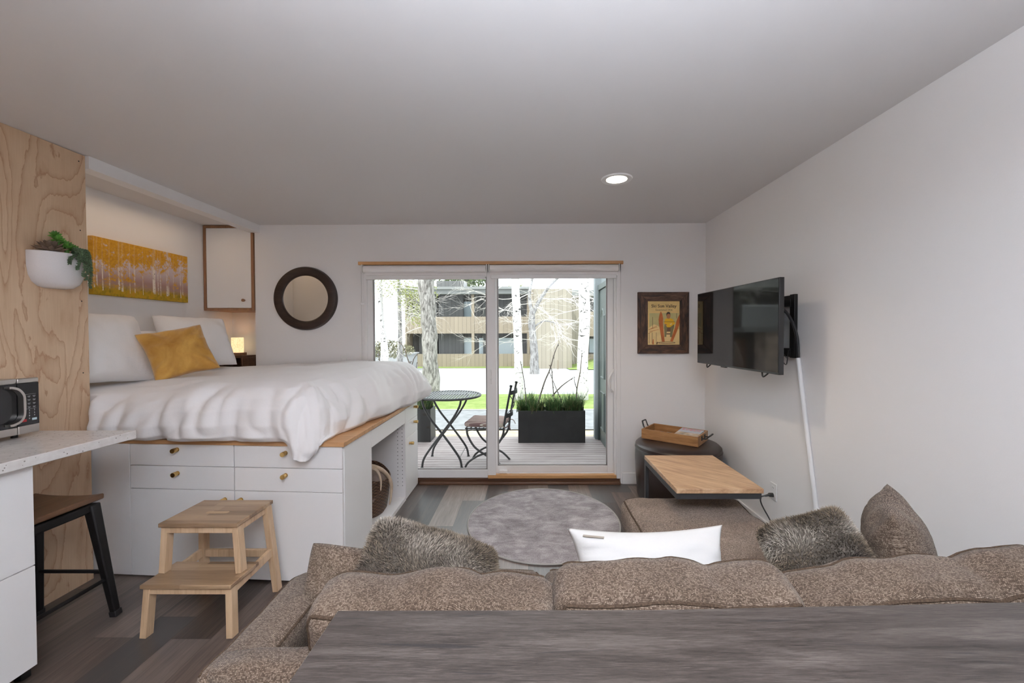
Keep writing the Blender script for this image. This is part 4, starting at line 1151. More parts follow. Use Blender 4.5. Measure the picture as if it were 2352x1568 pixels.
tag(b.build('deer_antler', plain('antler_bone', (0.50, 0.38, 0.27), 0.5, var=0.2, vscale=14)), 'pale branching deer antler hooked over the wicker basket rim', 'antler')

# round mirror, switch plate
t = thing('round_mirror', 'round mirror with thick dark brown wooden frame', 'mirror', (-2.078, YB, 1.45))
Mx = Matrix.Translation((-2.0775, YB - 0.001, 1.751)) @ Matrix.Rotation(PI / 2, 4, 'X')
b = MB(); b.lathe([(0.213, 0.004), (0.213, 0.022), (0.222, 0.034), (0.255, 0.043), (0.288, 0.034), (0.297, 0.015), (0.297, 0.0), (0.213, 0.0)], 96, Mx, cap0=False, cap1=False); b.build('mirror_frame', M['mirframe'], t)
b = MB(); b.lathe([(0.0005, 0.0145), (0.2125, 0.0145)], 96, Mx, cap0=False, cap1=False); b.v = [p for p in b.v]; b.build('mirror_glass', M['mirror'], t)
t = thing('switch_plate', 'white double switch plate on the back wall above the duvet', 'switch', (-1.70, YB, 1.13))
b = MB(); b.box(-1.76, -1.645, YB - 0.006, YB - 0.0005, 1.10, 1.215); b.build('plate', M['whitep'], t, bev=0.002)
for k in (0, 1):
    b = MB(); b.box(-1.743 + 0.047 * k, -1.709 + 0.047 * k, YB - 0.009, YB - 0.0061, 1.125, 1.19); b.build('rocker', M['trimw'], t, bev=0.001)
# ------------------------------------------------------------------ framed ski poster
t = thing('framed_poster', 'framed yellow ski poster in rustic dark wood on the back wall', 'picture', (1.26, YB, 1.226))
fx0, fx1, fz0, fz1 = 1.026, 1.502, 1.226, 1.799
ix0, ix1, iz0, iz1 = 1.118, 1.417, 1.309, 1.715
yb, yf = YB - 0.002, YB - 0.026
def rail(poly, mat):
    b = MB(); b.prism(poly, yb - yf, Matrix(((1, 0, 0, 0), (0, 0, 1, yf), (0, 1, 0, 0), (0, 0, 0, 1)))); return b.build('frame_rail', mat, t, bev=0.003)
rail([(fx0, fz0), (fx0, fz1), (ix0, iz1), (ix0, iz0)], M['rustic']); rail([(fx1, fz0), (ix1, iz0), (ix1, iz1), (fx1, fz1)], M['rustic'])
rail([(fx0, fz1), (fx1, fz1), (ix1, iz1), (ix0, iz1)], M['rusticx']); rail([(fx0, fz0), (ix0, iz0), (ix1, iz0), (fx1, fz0)], M['rusticx'])
PY = YB - 0.012
PW, PH = ix1 - ix0, iz1 - iz0
b = MB()
def quad(x0, x1, z0, z1, k, i):
    b.cur = i; b.box(ix0 + x0 * PW, ix0 + x1 * PW, PY - 0.0004 * k, PY + 0.004, iz0 + z0 * PH, iz0 + z1 * PH)
def poly(pts, k, i):
    b.cur = i; b.prism([(ix0 + x * PW, iz0 + z * PH) for x, z in pts], 0.003, Matrix(((1, 0, 0, 0), (0, 0, 1, PY - 0.0004 * k), (0, 1, 0, 0), (0, 0, 0, 1))))
pm = [plain('poster_cream', (0.82, 0.58, 0.23), 0.6, var=0.06, vscale=12), plain('poster_sky', (0.58, 0.50, 0.22), 0.6, var=0.1, vscale=10), plain('poster_snow', (0.86, 0.64, 0.29), 0.6, var=0.08, vscale=14),
      plain('poster_ski', (0.52, 0.14, 0.03), 0.5, var=0.25, vscale=10), plain('poster_sweater', (0.85, 0.50, 0.02), 0.6), plain('poster_trousers', (0.23, 0.20, 0.09), 0.6), plain('poster_skin', (0.52, 0.22, 0.09), 0.6), plain('poster_hair', (0.05, 0.035, 0.025), 0.6), plain('poster_brown', (0.17, 0.085, 0.04), 0.6)]
quad(-0.02, 1.02, -0.02, 1.02, 0, 0); quad(0.06, 0.98, 0.30, 0.725, 1, 1); quad(0.0, 1.0, 0.0, 0.36, 2, 2)
poly([(0.0, 0.36), (0.1, 0.42), (0.2, 0.47), (0.3, 0.45), (0.38, 0.40), (0.38, 0.30), (0.0, 0.28)], 3, 2)
for a in ((0.03, 0.34, 0.30, 0.40), (0.06, 0.30, 0.35, 0.345), (0.1, 0.36, 0.3, 0.43), (0.02, 0.25, 0.16, 0.30)):
    poly([(a[0], a[1]), (a[2], a[3]), (a[2], a[3] + 0.008), (a[0], a[1] + 0.010)], 4, 3)
for xx in (0.05, 0.14, 0.27): quad(xx, xx + 0.010, 0.03, 0.28, 4, 8)
for xx, z0, z1 in ((0.155, 0.38, 0.64), (0.90, 0.60, 0.72)): quad(xx, xx + 0.012, z0, z1, 4, 8)
# chair and skier
quad(0.57, 0.78, 0.30, 0.45, 5, 8); quad(0.58, 0.76, 0.235, 0.262, 5, 8)
poly([(0.53, 0.18), (0.585, 0.18), (0.61, 0.38), (0.66, 0.47), (0.54, 0.48), (0.52, 0.40)], 6, 5)
poly([(0.70, 0.18), (0.755, 0.17), (0.83, 0.42), (0.82, 0.48), (0.68, 0.47), (0.72, 0.38)], 6, 5)
poly([(0.52, 0.50), (0.545, 0.58), (0.60, 0.605), (0.72, 0.605), (0.79, 0.585), (0.86, 0.49), (0.80, 0.455), (0.70, 0.40), (0.62, 0.40), (0.56, 0.455)], 7, 4)
quad(0.50, 0.86, 0.524, 0.532, 8, 8)
poly([(0.545, 0.48), (0.60, 0.47), (0.61, 0.445), (0.56, 0.45)], 8, 6); poly([(0.69, 0.475), (0.76, 0.50), (0.75, 0.46), (0.70, 0.45)], 8, 2)
hd = [(0.652 + 0.060 * math.cos(2 * PI * k / 20), 0.665 + 0.072 * math.sin(2 * PI * k / 20)) for k in range(20)]
poly(hd, 8, 6)
poly([(0.585, 0.66), (0.59, 0.72), (0.62, 0.748), (0.66, 0.752), (0.70, 0.735), (0.715, 0.66), (0.70, 0.70), (0.65, 0.712), (0.61, 0.70)], 9, 7)
poly([(0.60, 0.605), (0.70, 0.605), (0.685, 0.625), (0.62, 0.625)], 9, 6)
poly([(0.415, 0.765), (0.46, 0.70), (0.485, 0.60), (0.48, 0.50), (0.50, 0.30), (0.535, 0.07), (0.45, 0.07), (0.40, 0.30), (0.355, 0.48), (0.345, 0.58), (0.375, 0.70)], 9, 3)
poly([(1.0, 0.70), (0.95, 0.63), (0.90, 0.54), (0.86, 0.40), (0.71, 0.08), (0.785, 0.07), (0.90, 0.28), (0.98, 0.44), (1.0, 0.52)], 9, 3)
ring = [(0.60 + 0.27 * math.cos(2 * PI * k / 28), 0.045 + 0.024 * math.sin(2 * PI * k / 28)) for k in range(28)]
poly(ring, 9, 8); poly([(0.60 + (x - 0.60) * 0.86, 0.045 + (z - 0.045) * 0.5) for x, z in ring], 10, 2)
poly([(0.15, 0.01), (0.165, 0.12), (0.19, 0.13), (0.20, 0.01)], 6, 3); poly([(0.27, 0.01), (0.30, 0.07), (0.33, 0.06), (0.31, 0.01)], 6, 8)
pr = b.build('poster_print', pm, t, smooth=False)
TX = lambda x, z: Matrix(((1, 0, 0, ix0 + x * PW), (0, 0, 1, PY - 0.004), (0, 1, 0, iz0 + z * PH), (0, 0, 0, 1)))
ink = plain('poster_ink', (0.05, 0.035, 0.025), 0.6)
text_mesh('Ski Sun Valley', 0.0425, TX(0.505, 0.885), ink, 'lettering', pr, 0.0004)
text_mesh('Established 1936', 0.0235, TX(0.51, 0.797), plain('poster_ink_pale', (0.22, 0.14, 0.07), 0.6), 'lettering', pr, 0.0004)

# ------------------------------------------------------------------ television on its bracket
t = thing('television', 'flat black television swung out on a bracket from the right wall', 'television', (1.44, 2.87, 1.175))
A = Vector((1.404, 3.395, 0)); B = Vector((1.452, 2.372, 0)); dv = (B - A).normalized(); nv = Vector((-dv.y, dv.x, 0))
if nv.x > 0: nv = -nv
def tvb(name, mat, s0, s1, d0, d1, z0, z1, par, bev=0.0):
    b = MB(); L_ = (B - A).length
    vs = []
    for z in (z0, z1):
        for d in (d0, d1):
            for s_ in (s0, s1):
                p = A + dv * (L_ * s_) - nv * d; vs.append((p.x, p.y, z))
    b.add(vs, [(0, 2, 3, 1), (4, 5, 7, 6), (0, 1, 5, 4), (2, 6, 7, 3), (0, 4, 6, 2), (1, 3, 7, 5)]); return b.build(name, mat, par, bev=bev)
tvb('bezel', M['blackp'], 0, 1, 0.001, 0.030, 1.172, 1.738, t, 0.002)
tvb('screen', M['screen'], 0.006, 0.994, -0.0008, 0.0009, 1.184, 1.733, t)
tvb('rear_housing', M['blackp'], 0.2, 0.8, 0.0301, 0.060, 1.20, 1.58, t, 0.006)
tvb('sensor', M['blackp'], 0.36, 0.42, 0.003, 0.02, 1.164, 1.1719, t)
for s_ in (0.17, 0.86):
    p = A + dv * ((B - A).length * s_) + Vector((0.012, 0, 0))
    b = MB(); b.tube(spline([(p.x, p.y + 0.035, 1.1715), (p.x - 0.01, p.y + 0.012, 1.150), (p.x - 0.012, p.y - 0.008, 1.150), (p.x, p.y - 0.03, 1.1715)], 5), 0.005, 8); b.build('foot_clip', M['blackp'], t)
t = thing('wall_bracket', 'black articulated television bracket fixed to the right wall', 'bracket', (1.62, 2.62, 1.25))
b = MB()
b.box(XR - 0.022, XR - 0.001, 2.528, 2.573, 1.26, 1.655); b.box(XR - 0.022, XR - 0.001, 2.67, 2.715, 1.26, 1.655)
b.box(XR - 0.020, XR - 0.001, 2.573, 2.67, 1.615, 1.650); b.box(XR - 0.020, XR - 0.001, 2.573, 2.67, 1.265, 1.30); b.build('wall_plate', M['black'], t, bev=0.002)
for z in (1.585, 1.275):
    b = MB(); b.bar((XR - 0.021, 2.56, z + 0.02), (1.505, 2.86, z + 0.02), 0.012, 0.05); b.bar((1.505, 2.86, z + 0.02), (1.512, 2.60, z + 0.02), 0.012, 0.044); b.build('arm', M['black'], t, bev=0.002)
b = MB(); b.box(1.495, 1.507, 2.56, 2.60, 1.22, 1.66); b.box(1.495, 1.507, 2.80, 2.84, 1.22, 1.66); b.build('television_rail', M['black'], t, bev=0.002)
t = thing('power_adapter', 'black power brick hanging behind the television', 'adapter', (1.53, 2.53, 1.30))
b = MB(); b.box(1.512, 1.545, 2.51, 2.56, 1.32, 1.42); b.box(1.512, 1.54, 2.50, 2.55, 1.44, 1.53); b.build('brick', M['blackp'], t, bev=0.006)
b = MB(); b.tube(spline([(1.53, 2.53, 1.32), (1.56, 2.50, 1.285), (1.60, 2.53, 1.26), (1.625, 2.56, 1.30)], 6), 0.003, 6); b.tube(spline([(1.50, 2.42, 1.25), (1.53, 2.43, 1.228), (1.57, 2.48, 1.262), (1.62, 2.55, 1.31)], 6), 0.003, 6); b.build('cord', M['blackp'], t)
b = MB(); b.tube(spline([(1.525, 2.50, 1.555), (1.57, 2.51, 1.55), (1.62, 2.515, 1.48), (1.645, 2.507, 1.38), (1.650, 2.503, 1.25)], 8), 0.009, 8)
tag(b.build('television_cable', M['blackp']), 'thick black cable looping from the television down to the white conduit', 'cable')
b = MB(); b.tube([(1.649, 2.503, 1.262), (1.649, 2.295, 0.20)], 0.0125, 12)
tag(b.build('cable_conduit', M['pvc']), 'slanting white cable conduit pipe on the right wall', 'conduit')

# outlet with plug
t = thing('wall_outlet', 'white wall outlet on the right wall beside the side table', 'outlet', (XR, 2.757, 0.29))
b = MB(); b.box(XR - 0.006, XR - 0.0005, 2.722, 2.792, 0.288, 0.402); b.build('plate', M['whitep'], t, bev=0.002)
for z in (0.322, 0.370):
    b = MB(); b.box(XR - 0.0075, XR - 0.0061, 2.740, 2.774, z - 0.014, z + 0.014); b.build('socket', M['trimw'], t, bev=0.001)
    o = MB(); o.box(XR - 0.0079, XR - 0.0074, 2.749, 2.751, z - 0.004, z + 0.006); o.box(XR - 0.0079, XR - 0.0074, 2.762, 2.764, z - 0.004, z + 0.006)
    o.build('slot', M['dark'], t, smooth=False) if z > 0.35 else None
t = thing('appliance_lead', 'black power cord plugged into the outlet on the right wall', 'cord', (XR - 0.03, 2.75, 0.03))
b = MB(); b.tube([(XR - 0.0085, 2.757, 0.322), (XR - 0.032, 2.757, 0.322), (XR - 0.040, 2.757, 0.320), (XR - 0.062, 2.759, 0.314)], [0.014, 0.014, 0.008, 0.006], 12); b.build('plug', M['blackp'], t)
b = MB(); b.tube(spline([(XR - 0.055, 2.758, 0.316), (XR - 0.082, 2.77, 0.30), (XR - 0.075, 2.77, 0.25), (XR - 0.045, 2.73, 0.17), (XR - 0.025, 2.69, 0.10), (XR - 0.03, 2.66, 0.03), (XR - 0.05, 2.60, 0.005)], 8), 0.0045, 8); b.build('cord', M['blackp'], t)

# ------------------------------------------------------------------ ottoman, tray
OC = Vector((1.272, 3.475, 0)); OR = 0.345
t = thing('ottoman', 'round dark brown leather ottoman in the corner behind the side table', 'ottoman', OC)
Mx = Matrix.Translation(OC)
b = MB(); b.lathe([(0.002, 0.012), (OR - 0.03, 0.012), (OR - 0.014, 0.04), (OR - 0.002, 0.20), (OR + 0.005, 0.34), (OR + 0.003, 0.42), (OR - 0.004, 0.437)], 72, Mx, cap0=False, cap1=True); b.build('body', M['leather'], t)
b = MB(); b.lathe([(OR - 0.005, 0.4375), (OR + 0.003, 0.447), (OR, 0.468), (OR - 0.02, 0.487), (OR - 0.06, 0.497), (0.12, 0.503), (0.002, 0.503)], 72, Mx, cap0=True, cap1=False); b.build('top_pad', M['leather'], t)
b = MB(); b.tube([(OC.x + (OR + 0.002) * math.cos(a), OC.y + (OR + 0.002) * math.sin(a), 0.441) for a in [2 * PI * k / 64 for k in range(64)]], 0.0045, 6, closed=True); b.build('piping', M['leather'], t)
b = MB()
for k in range(4):
    a = PI / 4 + k * PI / 2; b = MB(); b.cyl((OC.x + 0.24 * math.cos(a), OC.y + 0.24 * math.sin(a), 0), (OC.x + 0.24 * math.cos(a), OC.y + 0.24 * math.sin(a), 0.0118), 0.02, n=12); b.build('foot', M['blackp'], t)

tz = 0.5035
a0 = Vector((0.988, 3.555, 0)); a1 = Vector((1.358, 3.262, 0)); ex = (a1 - a0).normalized(); ey = Vector((-ex.y, ex.x, 0)); LX = (a1 - a0).length; LY = 0.285
TM = Matrix(((ex.x, ey.x, 0, a0.x), (ex.y, ey.y, 0, a0.y), (0, 0, 1, tz), (0, 0, 0, 1)))
t = thing('serving_tray', 'wooden serving tray with dark metal handles on the leather ottoman', 'tray', a0 + Vector((0, 0, tz)))
b = MB(); b.box(0.012, LX - 0.012, 0.012, LY - 0.012, 0.0, 0.01, TM); b.build('tray_base', M['tray'], t)
for nm, q in (('front_board', (0, LX, 0, 0.0118)), ('back_board', (0, LX, LY - 0.0118, LY)), ('end_board', (0, 0.0118, 0.012, LY - 0.012)), ('end_board', (LX - 0.0118, LX, 0.012, LY - 0.012))):
    b = MB(); b.box(q[0], q[1], q[2], q[3], 0.0, 0.082, TM); b.build(nm, M['tray'], t, bev=0.002)
for xs, sg in ((0, -1), (LX, 1)):
    b = MB()
    for yy in (0.10, 0.185): b.box(min(xs, xs + sg * 0.006), max(xs, xs + sg * 0.006), yy - 0.013, yy + 0.013, 0.035, 0.07, TM)
    if sg > 0: pts = [(xs + 0.006, 0.10, 0.05), (xs + 0.035, 0.10, 0.052), (xs + 0.062, 0.105, 0.078), (xs + 0.066, 0.18, 0.082), (xs + 0.035, 0.185, 0.054), (xs + 0.006, 0.185, 0.05)]
    else: pts = [(xs - 0.006, 0.10, 0.06), (xs - 0.022, 0.10, 0.085), (xs - 0.036, 0.105, 0.128), (xs - 0.036, 0.18, 0.128), (xs - 0.022, 0.185, 0.085), (xs - 0.006, 0.185, 0.06)]
    pp = [TM @ Vector(p) for p in pts]
    for p, q in zip(pp, pp[1:]): b.bar(p, q, 0.011, 0.009)
    b.build('handle', M['iron'], t, bev=0.001, label='dark metal handle')
def m_mag():
    m, nt, b = newmat('magazine_cover')
    co = objco(nt)
    sp = node(nt, 'SeparateXYZ', {'Vector': co})
    u = math_(nt, 'ADD', math_(nt, 'MULTIPLY', sp.outputs[0], ey.x), math_(nt, 'MULTIPLY', sp.outputs[1], ey.y))
    k = math_(nt, 'ADD', math_(nt, 'DIVIDE', u, 0.24), 0.5)
    n = tnoise(nt, co, 14, 4)
    low = ramp(nt, n, [(0.35, (0.30, 0.26, 0.20)), (0.55, (0.55, 0.42, 0.28)), (0.7, (0.62, 0.55, 0.48))])
    nt.links.new(mixc(nt, ramp(nt, k, [(0.5, 0.0), (0.58, 1.0)]), low, (0.50, 0.54, 0.60)), b.inputs['Base Color'])
    S(b, rough=0.25)
    return m
t = thing('magazine', 'glossy magazine with red title lying open-faced in the wooden tray', 'magazine', TM @ Vector((0.345, 0.14, 0.06)))
b = MB(); vs = []
mg = lambda u, v, w: TM @ Vector((0.262 + 0.185 * u, 0.014 + 0.255 * v, 0.052 + 0.014 * v + 0.014 * w))
b.add([mg(u, v, w) for w in (0, 1) for v in (0, 1) for u in (0, 1)], [(0, 2, 3, 1), (4, 5, 7, 6), (0, 1, 5, 4), (2, 6, 7, 3), (0, 4, 6, 2), (1, 3, 7, 5)])
o = b.build('magazine_body', m_mag(), t)
Mt = TM @ Matrix(((1, 0, 0, 0.352), (0, 1, 0, 0.226), (0, 0.055, 1, 0.0792), (0, 0, 0, 1)))
text_mesh('SVEDI', 0.062, Mt, plain('red_title', (0.62, 0.14, 0.16), 0.4), 'title_lettering', o, 0.0003)
b = MB(); b.add([TM @ Vector((0.262 + 0.185 * u, 0.016 + 0.25 * v, 0.012 + 0.024 * w + 0.013 * v)) for w in (0, 1) for v in (0, 1) for u in (0, 1)], [(0, 2, 3, 1), (4, 5, 7, 6), (0, 1, 5, 4), (2, 6, 7, 3), (0, 4, 6, 2), (1, 3, 7, 5)])
b.add([TM @ Vector((0.268 + 0.183 * u, 0.02 + 0.245 * v, 0.0365 + 0.0145 * w + 0.013 * v)) for w in (0, 1) for v in (0, 1) for u in (0, 1)], [(0, 2, 3, 1), (4, 5, 7, 6), (0, 1, 5, 4), (2, 6, 7, 3), (0, 4, 6, 2), (1, 3, 7, 5)])
tag(b.build('magazine', plain('magazine_pages', (0.62, 0.60, 0.57), 0.5)), 'pale magazine pages underneath the red-titled magazine in the tray', 'magazine')
b = MB(); b.box(0.075, 0.115, 0.10, 0.24, 0.0105, 0.030, TM); o = b.build('remote_control', M['blackp'], bev=0.006, base=True)
tag(o, 'black remote control lying in the wooden tray left of the magazine, at the end board', 'remote', 'remote controls in the tray')
b = MB(); b.box(0.14, 0.185, 0.075, 0.235, 0.0105, 0.034, TM); o = b.build('remote_control', M['blackp'], bev=0.008)
tag(o, 'black remote control lying in the wooden tray right next to the magazine', 'remote', 'remote controls in the tray')

# ------------------------------------------------------------------ C-shaped side table
t = thing('side_table', 'C-shaped wood and black metal side table reaching over the sofa chaise', 'table', (0.97, 2.38, 0))
sx0, sx1, sy0, sy1 = 0.757, 1.192, 2.082, 2.655
b = MB(); b.box(sx0, sx1 + 0.008, sy0 - 0.006, sy1, 0.598, 0.622); b.build('table_top', M['sidetop'], t, bev=0.002)
b = MB()
b.box(sx0, sx0 + 0.02, sy0, sy1, 0.5675, 0.5975); b.box(sx1 - 0.02, sx1, sy0, sy1, 0.5675, 0.5975); b.box(sx0 + 0.02, sx1 - 0.02, sy0, sy0 + 0.02, 0.5675, 0.5975); b.box(sx0 + 0.02, sx1 - 0.02, sy1 - 0.02, sy1, 0.5675, 0.5975)
b.build('top_frame', M['iron'], t, bev=0.001)
for x in (sx0, sx1 - 0.02):
    b = MB(); b.box(x, x + 0.02, sy1 - 0.03, sy1, 0.0, 0.567); b.build('leg', M['iron'], t, bev=0.001)
b = MB(); b.box(sx0, sx0 + 0.02, sy0 + 0.33, sy1 - 0.0301, 0.0, 0.02); b.box(sx1 - 0.02, sx1, sy0 + 0.33, sy1 - 0.0301, 0.0, 0.02); b.box(sx0 + 0.0201, sx1 - 0.0201, sy1 - 0.02, sy1, 0.0, 0.02); b.build('base_frame', M['iron'], t, bev=0.001)

# rug
RC = Vector((0.115, 3.085, 0)); RR = 0.575
b = MB(); b.lathe([(RR - 0.002, 0.0), (RR, 0.004), (RR - 0.004, 0.009), (RR * 0.5, 0.010), (0.002, 0.010)], 96, Matrix.Translation(RC), cap0=False, cap1=False, sx=0.985, sy=1.055)
rg = thing('round_rug', 'round mottled grey rug on the plank floor before the patio door', 'rug', RC)
b.build('pile', M['rug'], rg)
b = MB(); b.tube([(RC.x + (RR + 0.002) * 0.985 * math.cos(a), RC.y + (RR + 0.002) * 1.055 * math.sin(a), 0.006) for a in [2 * PI * k / 96 for k in range(96)]], 0.0055, 6, closed=True); b.build('binding', M['rugedge'], rg)

# ------------------------------------------------------------------ sofa
t = thing('sofa', 'large brown tweed sectional sofa with chaise seen from behind', 'sofa', (0.3, 1.4, 0))
def soft(name, c, half, r, bulge, mat, par, tilt=0.0, n=14, wr=0.006, seed=0, yaw=0.0, fn=None, roll=0.0):
    vs, fs, pos = softbox_shape(half[0], half[1], half[2], r, bulge, n, wr, seed, fn)
    Mx = Matrix.Translation(c) @ Euler((tilt, roll, yaw)).to_matrix().to_4x4()
    b = MB(); b.add(vs, fs, Mx, PUV[id(vs)]); o = b.build(name, mat, par, ang=180)
    return o, pos, Mx
def welt(par, pos, Mx, paths, r=0.0048):
    b = MB()
    for pth in paths:
        b.tube([Mx @ (pos(p) * 1.0) for p in pth], r, 6)
    return b.build('piping', M['piping'], par)
soft('seat_base', (0.30, 1.30, 0.175), (0.92, 0.32, 0.115), 0.02, (0, 0, 0), M['tweed'], t, n=8)
soft('chaise_base', (0.885, 1.985, 0.175), (0.31, 0.364, 0.115), 0.02, (0, 0, 0), M['tweed'], t, n=8)
for x in (-0.58, 1.15):
    for y in (1.02, 1.58):
        b = MB(); b.cyl((x, y, 0), (x, y, 0.06), 0.018, 0.022, 12); b.build('foot', M['black'], t)
for x in (0.62, 1.15):
    b = MB(); b.cyl((x, 2.30, 0), (x, 2.30, 0.06), 0.018, 0.022, 12); b.build('foot', M['black'], t)
for x0, x1, sd in ((-0.635, 0.053, 1), (0.062, 0.535, 2)):
    o, pos, Mx = soft('seat_cushion', ((x0 + x1) / 2, 1.345, 0.378), ((x1 - x0) / 2, 0.325, 0.085), 0.045, (0.0, 0.01, 0.022), M['tweed'], t, seed=sd)
    ring_ = [(-0.93 + 1.86 * k / 20, 1, 1) for k in range(21)]
    welt(o, pos, Mx, [ring_, [(1, 1 - 1.9 * k / 16, 1) for k in range(17)]])
def chf(out, p):
    return out
o, pos, Mx = soft('chaise_cushion', (0.872, 1.71, 0.372), (0.337, 0.69, 0.092), 0.06, (0.012, 0.02, 0.024), M['tweedl'], t, n=26, wr=0.010, seed=5)
welt(o, pos, Mx, [[(-1, -0.9 + 1.85 * k / 30, 1) for k in range(31)], [(-0.95 + 1.9 * k / 20, 1, 1) for k in range(21)], [(1, 0.95 - 1.85 * k / 30, 1) for k in range(31)]])
# back frame and arms
def armfn(out, p): return out
soft('back_frame', (0.345, 0.998, 0.335), (1.125, 0.050, 0.285), 0.035, (0, 0.0, 0.006), M['tweed'], t, n=18, seed=6)
def arm(cx, sd):
    def fn(out, p):
        k = sstep(0.10, 0.42, out.y + 0.06)
        if out.z > -0.05: out.z -= (0.20 * sstep(0.05, 0.5, out.y + 0.0)) * (out.z + 0.05) / 0.33
        return out
    o, pos, Mx = soft('arm', (cx, 1.265, 0.325), (0.075, 0.312, 0.275), 0.03, (0.006, 0.01, 0.008), M['tweed'], t, n=20, seed=sd, fn=fn)
    for sx_ in (-1, 1):
        welt(o, pos, Mx, [[(sx_, -0.97 + 1.94 * k / 40, 1) for k in range(41)]], 0.004)
arm(-0.728, 7); arm(1.395, 8)
# loose back cushions
def bcush(x0, x1, c, half_h, tilt, sd, rise=0.0, roll=0.0, slump=0.0):
    hx = (x1 - x0) / 2
    def fn(out, p):
        if out.z > 0:
            u = out.x / hx
            out.z += rise * u * out.z / half_h + 0.010 * math.sin(u * 5 + sd) * out.z / half_h
            out.z -= slump * max(0, -u) ** 2 * out.z / half_h
            # creases across the top
            out.y += 0.006 * noise.noise((out.x * 9, out.z * 4, sd))
        out += Vector((0, 0, -0.010)) * math.exp(-((out.x - hx * 0.35) / 0.02) ** 2) * (1 if out.z > half_h * 0.6 else 0)
        return out
    o, pos, Mx = soft('back_cushion', ((x0 + x1) / 2, c[0], c[1]), (hx, 0.088, half_h), 0.055, (0.008, 0.030, 0.008), M['tweed'], t, tilt=tilt, n=26, wr=0.012, seed=sd, fn=fn, roll=roll)
    rear = [(-0.97 + 1.94 * k / 40, -1, 1) for k in range(41)]; frontp = [(-0.97 + 1.94 * k / 40, 1, 1) for k in range(41)]
    left = [(-1, -1, 1 - 1.9 * k / 16) for k in range(17)]; right = [(1, -1, 1 - 1.9 * k / 16) for k in range(17)]
    lt = [(-1, -0.95 + 1.9 * k / 10, 1) for k in range(11)]
    welt(o, pos, Mx, [rear, frontp, left, right])
    return o
bcush(-0.560, 0.072, (1.095, 0.580), 0.180, math.radians(13), 1, rise=-0.002, slump=0.012)
bcush(0.066, 0.700, (1.100, 0.604), 0.182, math.radians(13), 2, rise=-0.004)
bcush(0.690, 1.420, (1.118, 0.598), 0.186, math.radians(12), 3, rise=0.042, slump=0.01)

# throw pillows
def furry(loc, nrm, up, w, h, th, label, seed, bands, L=0.032, count=15000):
    b = MB(); vs, fs, rim = pillow_shape(w, h, th, n=22, seed=seed, wr=0.004, pinch=0.02, flat=0.42)
    Mx = frame(loc, nrm, up)
    b.add(vs, fs, Mx)
    o = tag(b.build('fur_pillow', M['furbase'], ang=180), label, 'cushion', 'fur pillows on the sofa')
    rn = random.Random(seed)
    P = [Vector(v) for v in vs]; tris = []; cum = []; tot = 0
    for f in fs:
        for tr in ((f[0], f[1], f[2]), (f[0], f[2], f[3])):
            a, c, d = (P[i] for i in tr); n_ = (c - a).cross(d - a); ar = n_.length / 2
            if ar < 1e-9: continue
            tot += ar; cum.append(tot); tris.append((a, c, d, n_.normalized()))
    import bisect
    fb = MB(); fb.cols = []
    for _ in range(count):
        a, c, d, n_ = tris[bisect.bisect_left(cum, rn.random() * tot)]
        r1, r2 = rn.random(), rn.random()
        if r1 + r2 > 1: r1, r2 = 1 - r1, 1 - r2
        p = a + (c - a) * r1 + (d - a) * r2
        fl = Vector((noise.noise((p.x * 9, p.y * 9, seed)), noise.noise((p.x * 9, p.y * 9, seed + 9.0)), noise.noise((p.x * 9 + 5, p.y * 9, seed + 3))))
        dr_ = (n_ + fl * 0.9 + Vector((rn.uniform(-.35, .35), rn.uniform(-.35, .35), rn.uniform(-.35, .35)))).normalized()
        bend = (fl * 0.9 + Vector((rn.uniform(-.4, .4), rn.uniform(-.4, .4), rn.uniform(-.4, .4))))
        ln = L * rn.uniform(0.65, 1.15)
        sd = dr_.cross(Vector((rn.uniform(-1, 1), rn.uniform(-1, 1), rn.uniform(-1, 1)))).normalized()
        wd = 0.0009
        base_col, tip = bands(p, rn)
        o_ = len(fb.v)
        for k, (tt, ww) in enumerate(((0, 1.0), (0.55, 0.85), (1.0, 0.12))):
            q = p + dr_ * ln * tt + bend * ln * 0.45 * tt * tt
            fb.v.append(Mx @ (q - sd * wd * ww)); fb.v.append(Mx @ (q + sd * wd * ww))
            m_ = min(1, tt * 1.1); cc = tuple(base_col[i] * (1 - m_) + tip[i] * m_ for i in range(3)); fb.cols += [cc, cc]
        for k in range(2):
            fb.f.append([o_ + 2 * k, o_ + 2 * k + 1, o_ + 2 * k + 3, o_ + 2 * k + 2]); fb.m.append(0)
    fb.build('fur', M['fur'], o, ang=180, kind='stuff')
    return o
def band_a(p, rn):
    k = noise.noise((p.x * 5, p.y * 5, 1.0)) * 0.06
    d = p.y + 0.35 * p.x + k
    pale = math.exp(-((d - 0.02) / 0.055) ** 2) * sstep(-0.12, 0.05, -p.x + 0.2)
    dark = sstep(-0.05, -0.15, d) * 0.8
    j = rn.choice((0.45, 0.8, 1.0, 1.25, 1.6))
    tip = tuple(x * j for x in (0.27 + 0.30 * pale - 0.13 * dark, 0.212 + 0.29 * pale - 0.10 * dark, 0.155 + 0.27 * pale - 0.06 * dark))
    return (0.05 + 0.06 * pale, 0.04 + 0.05 * pale, 0.034 + 0.04 * pale), tip
furry((-0.325, 1.345, 0.632), (0.37, -0.35, 0.87), (0.0, 0.93, 0.37), 0.45, 0.28, 0.13, 'shaggy fur pillow resting on the brown cushion at the left end of the sofa', 11, band_a, L=0.015, count=32000)
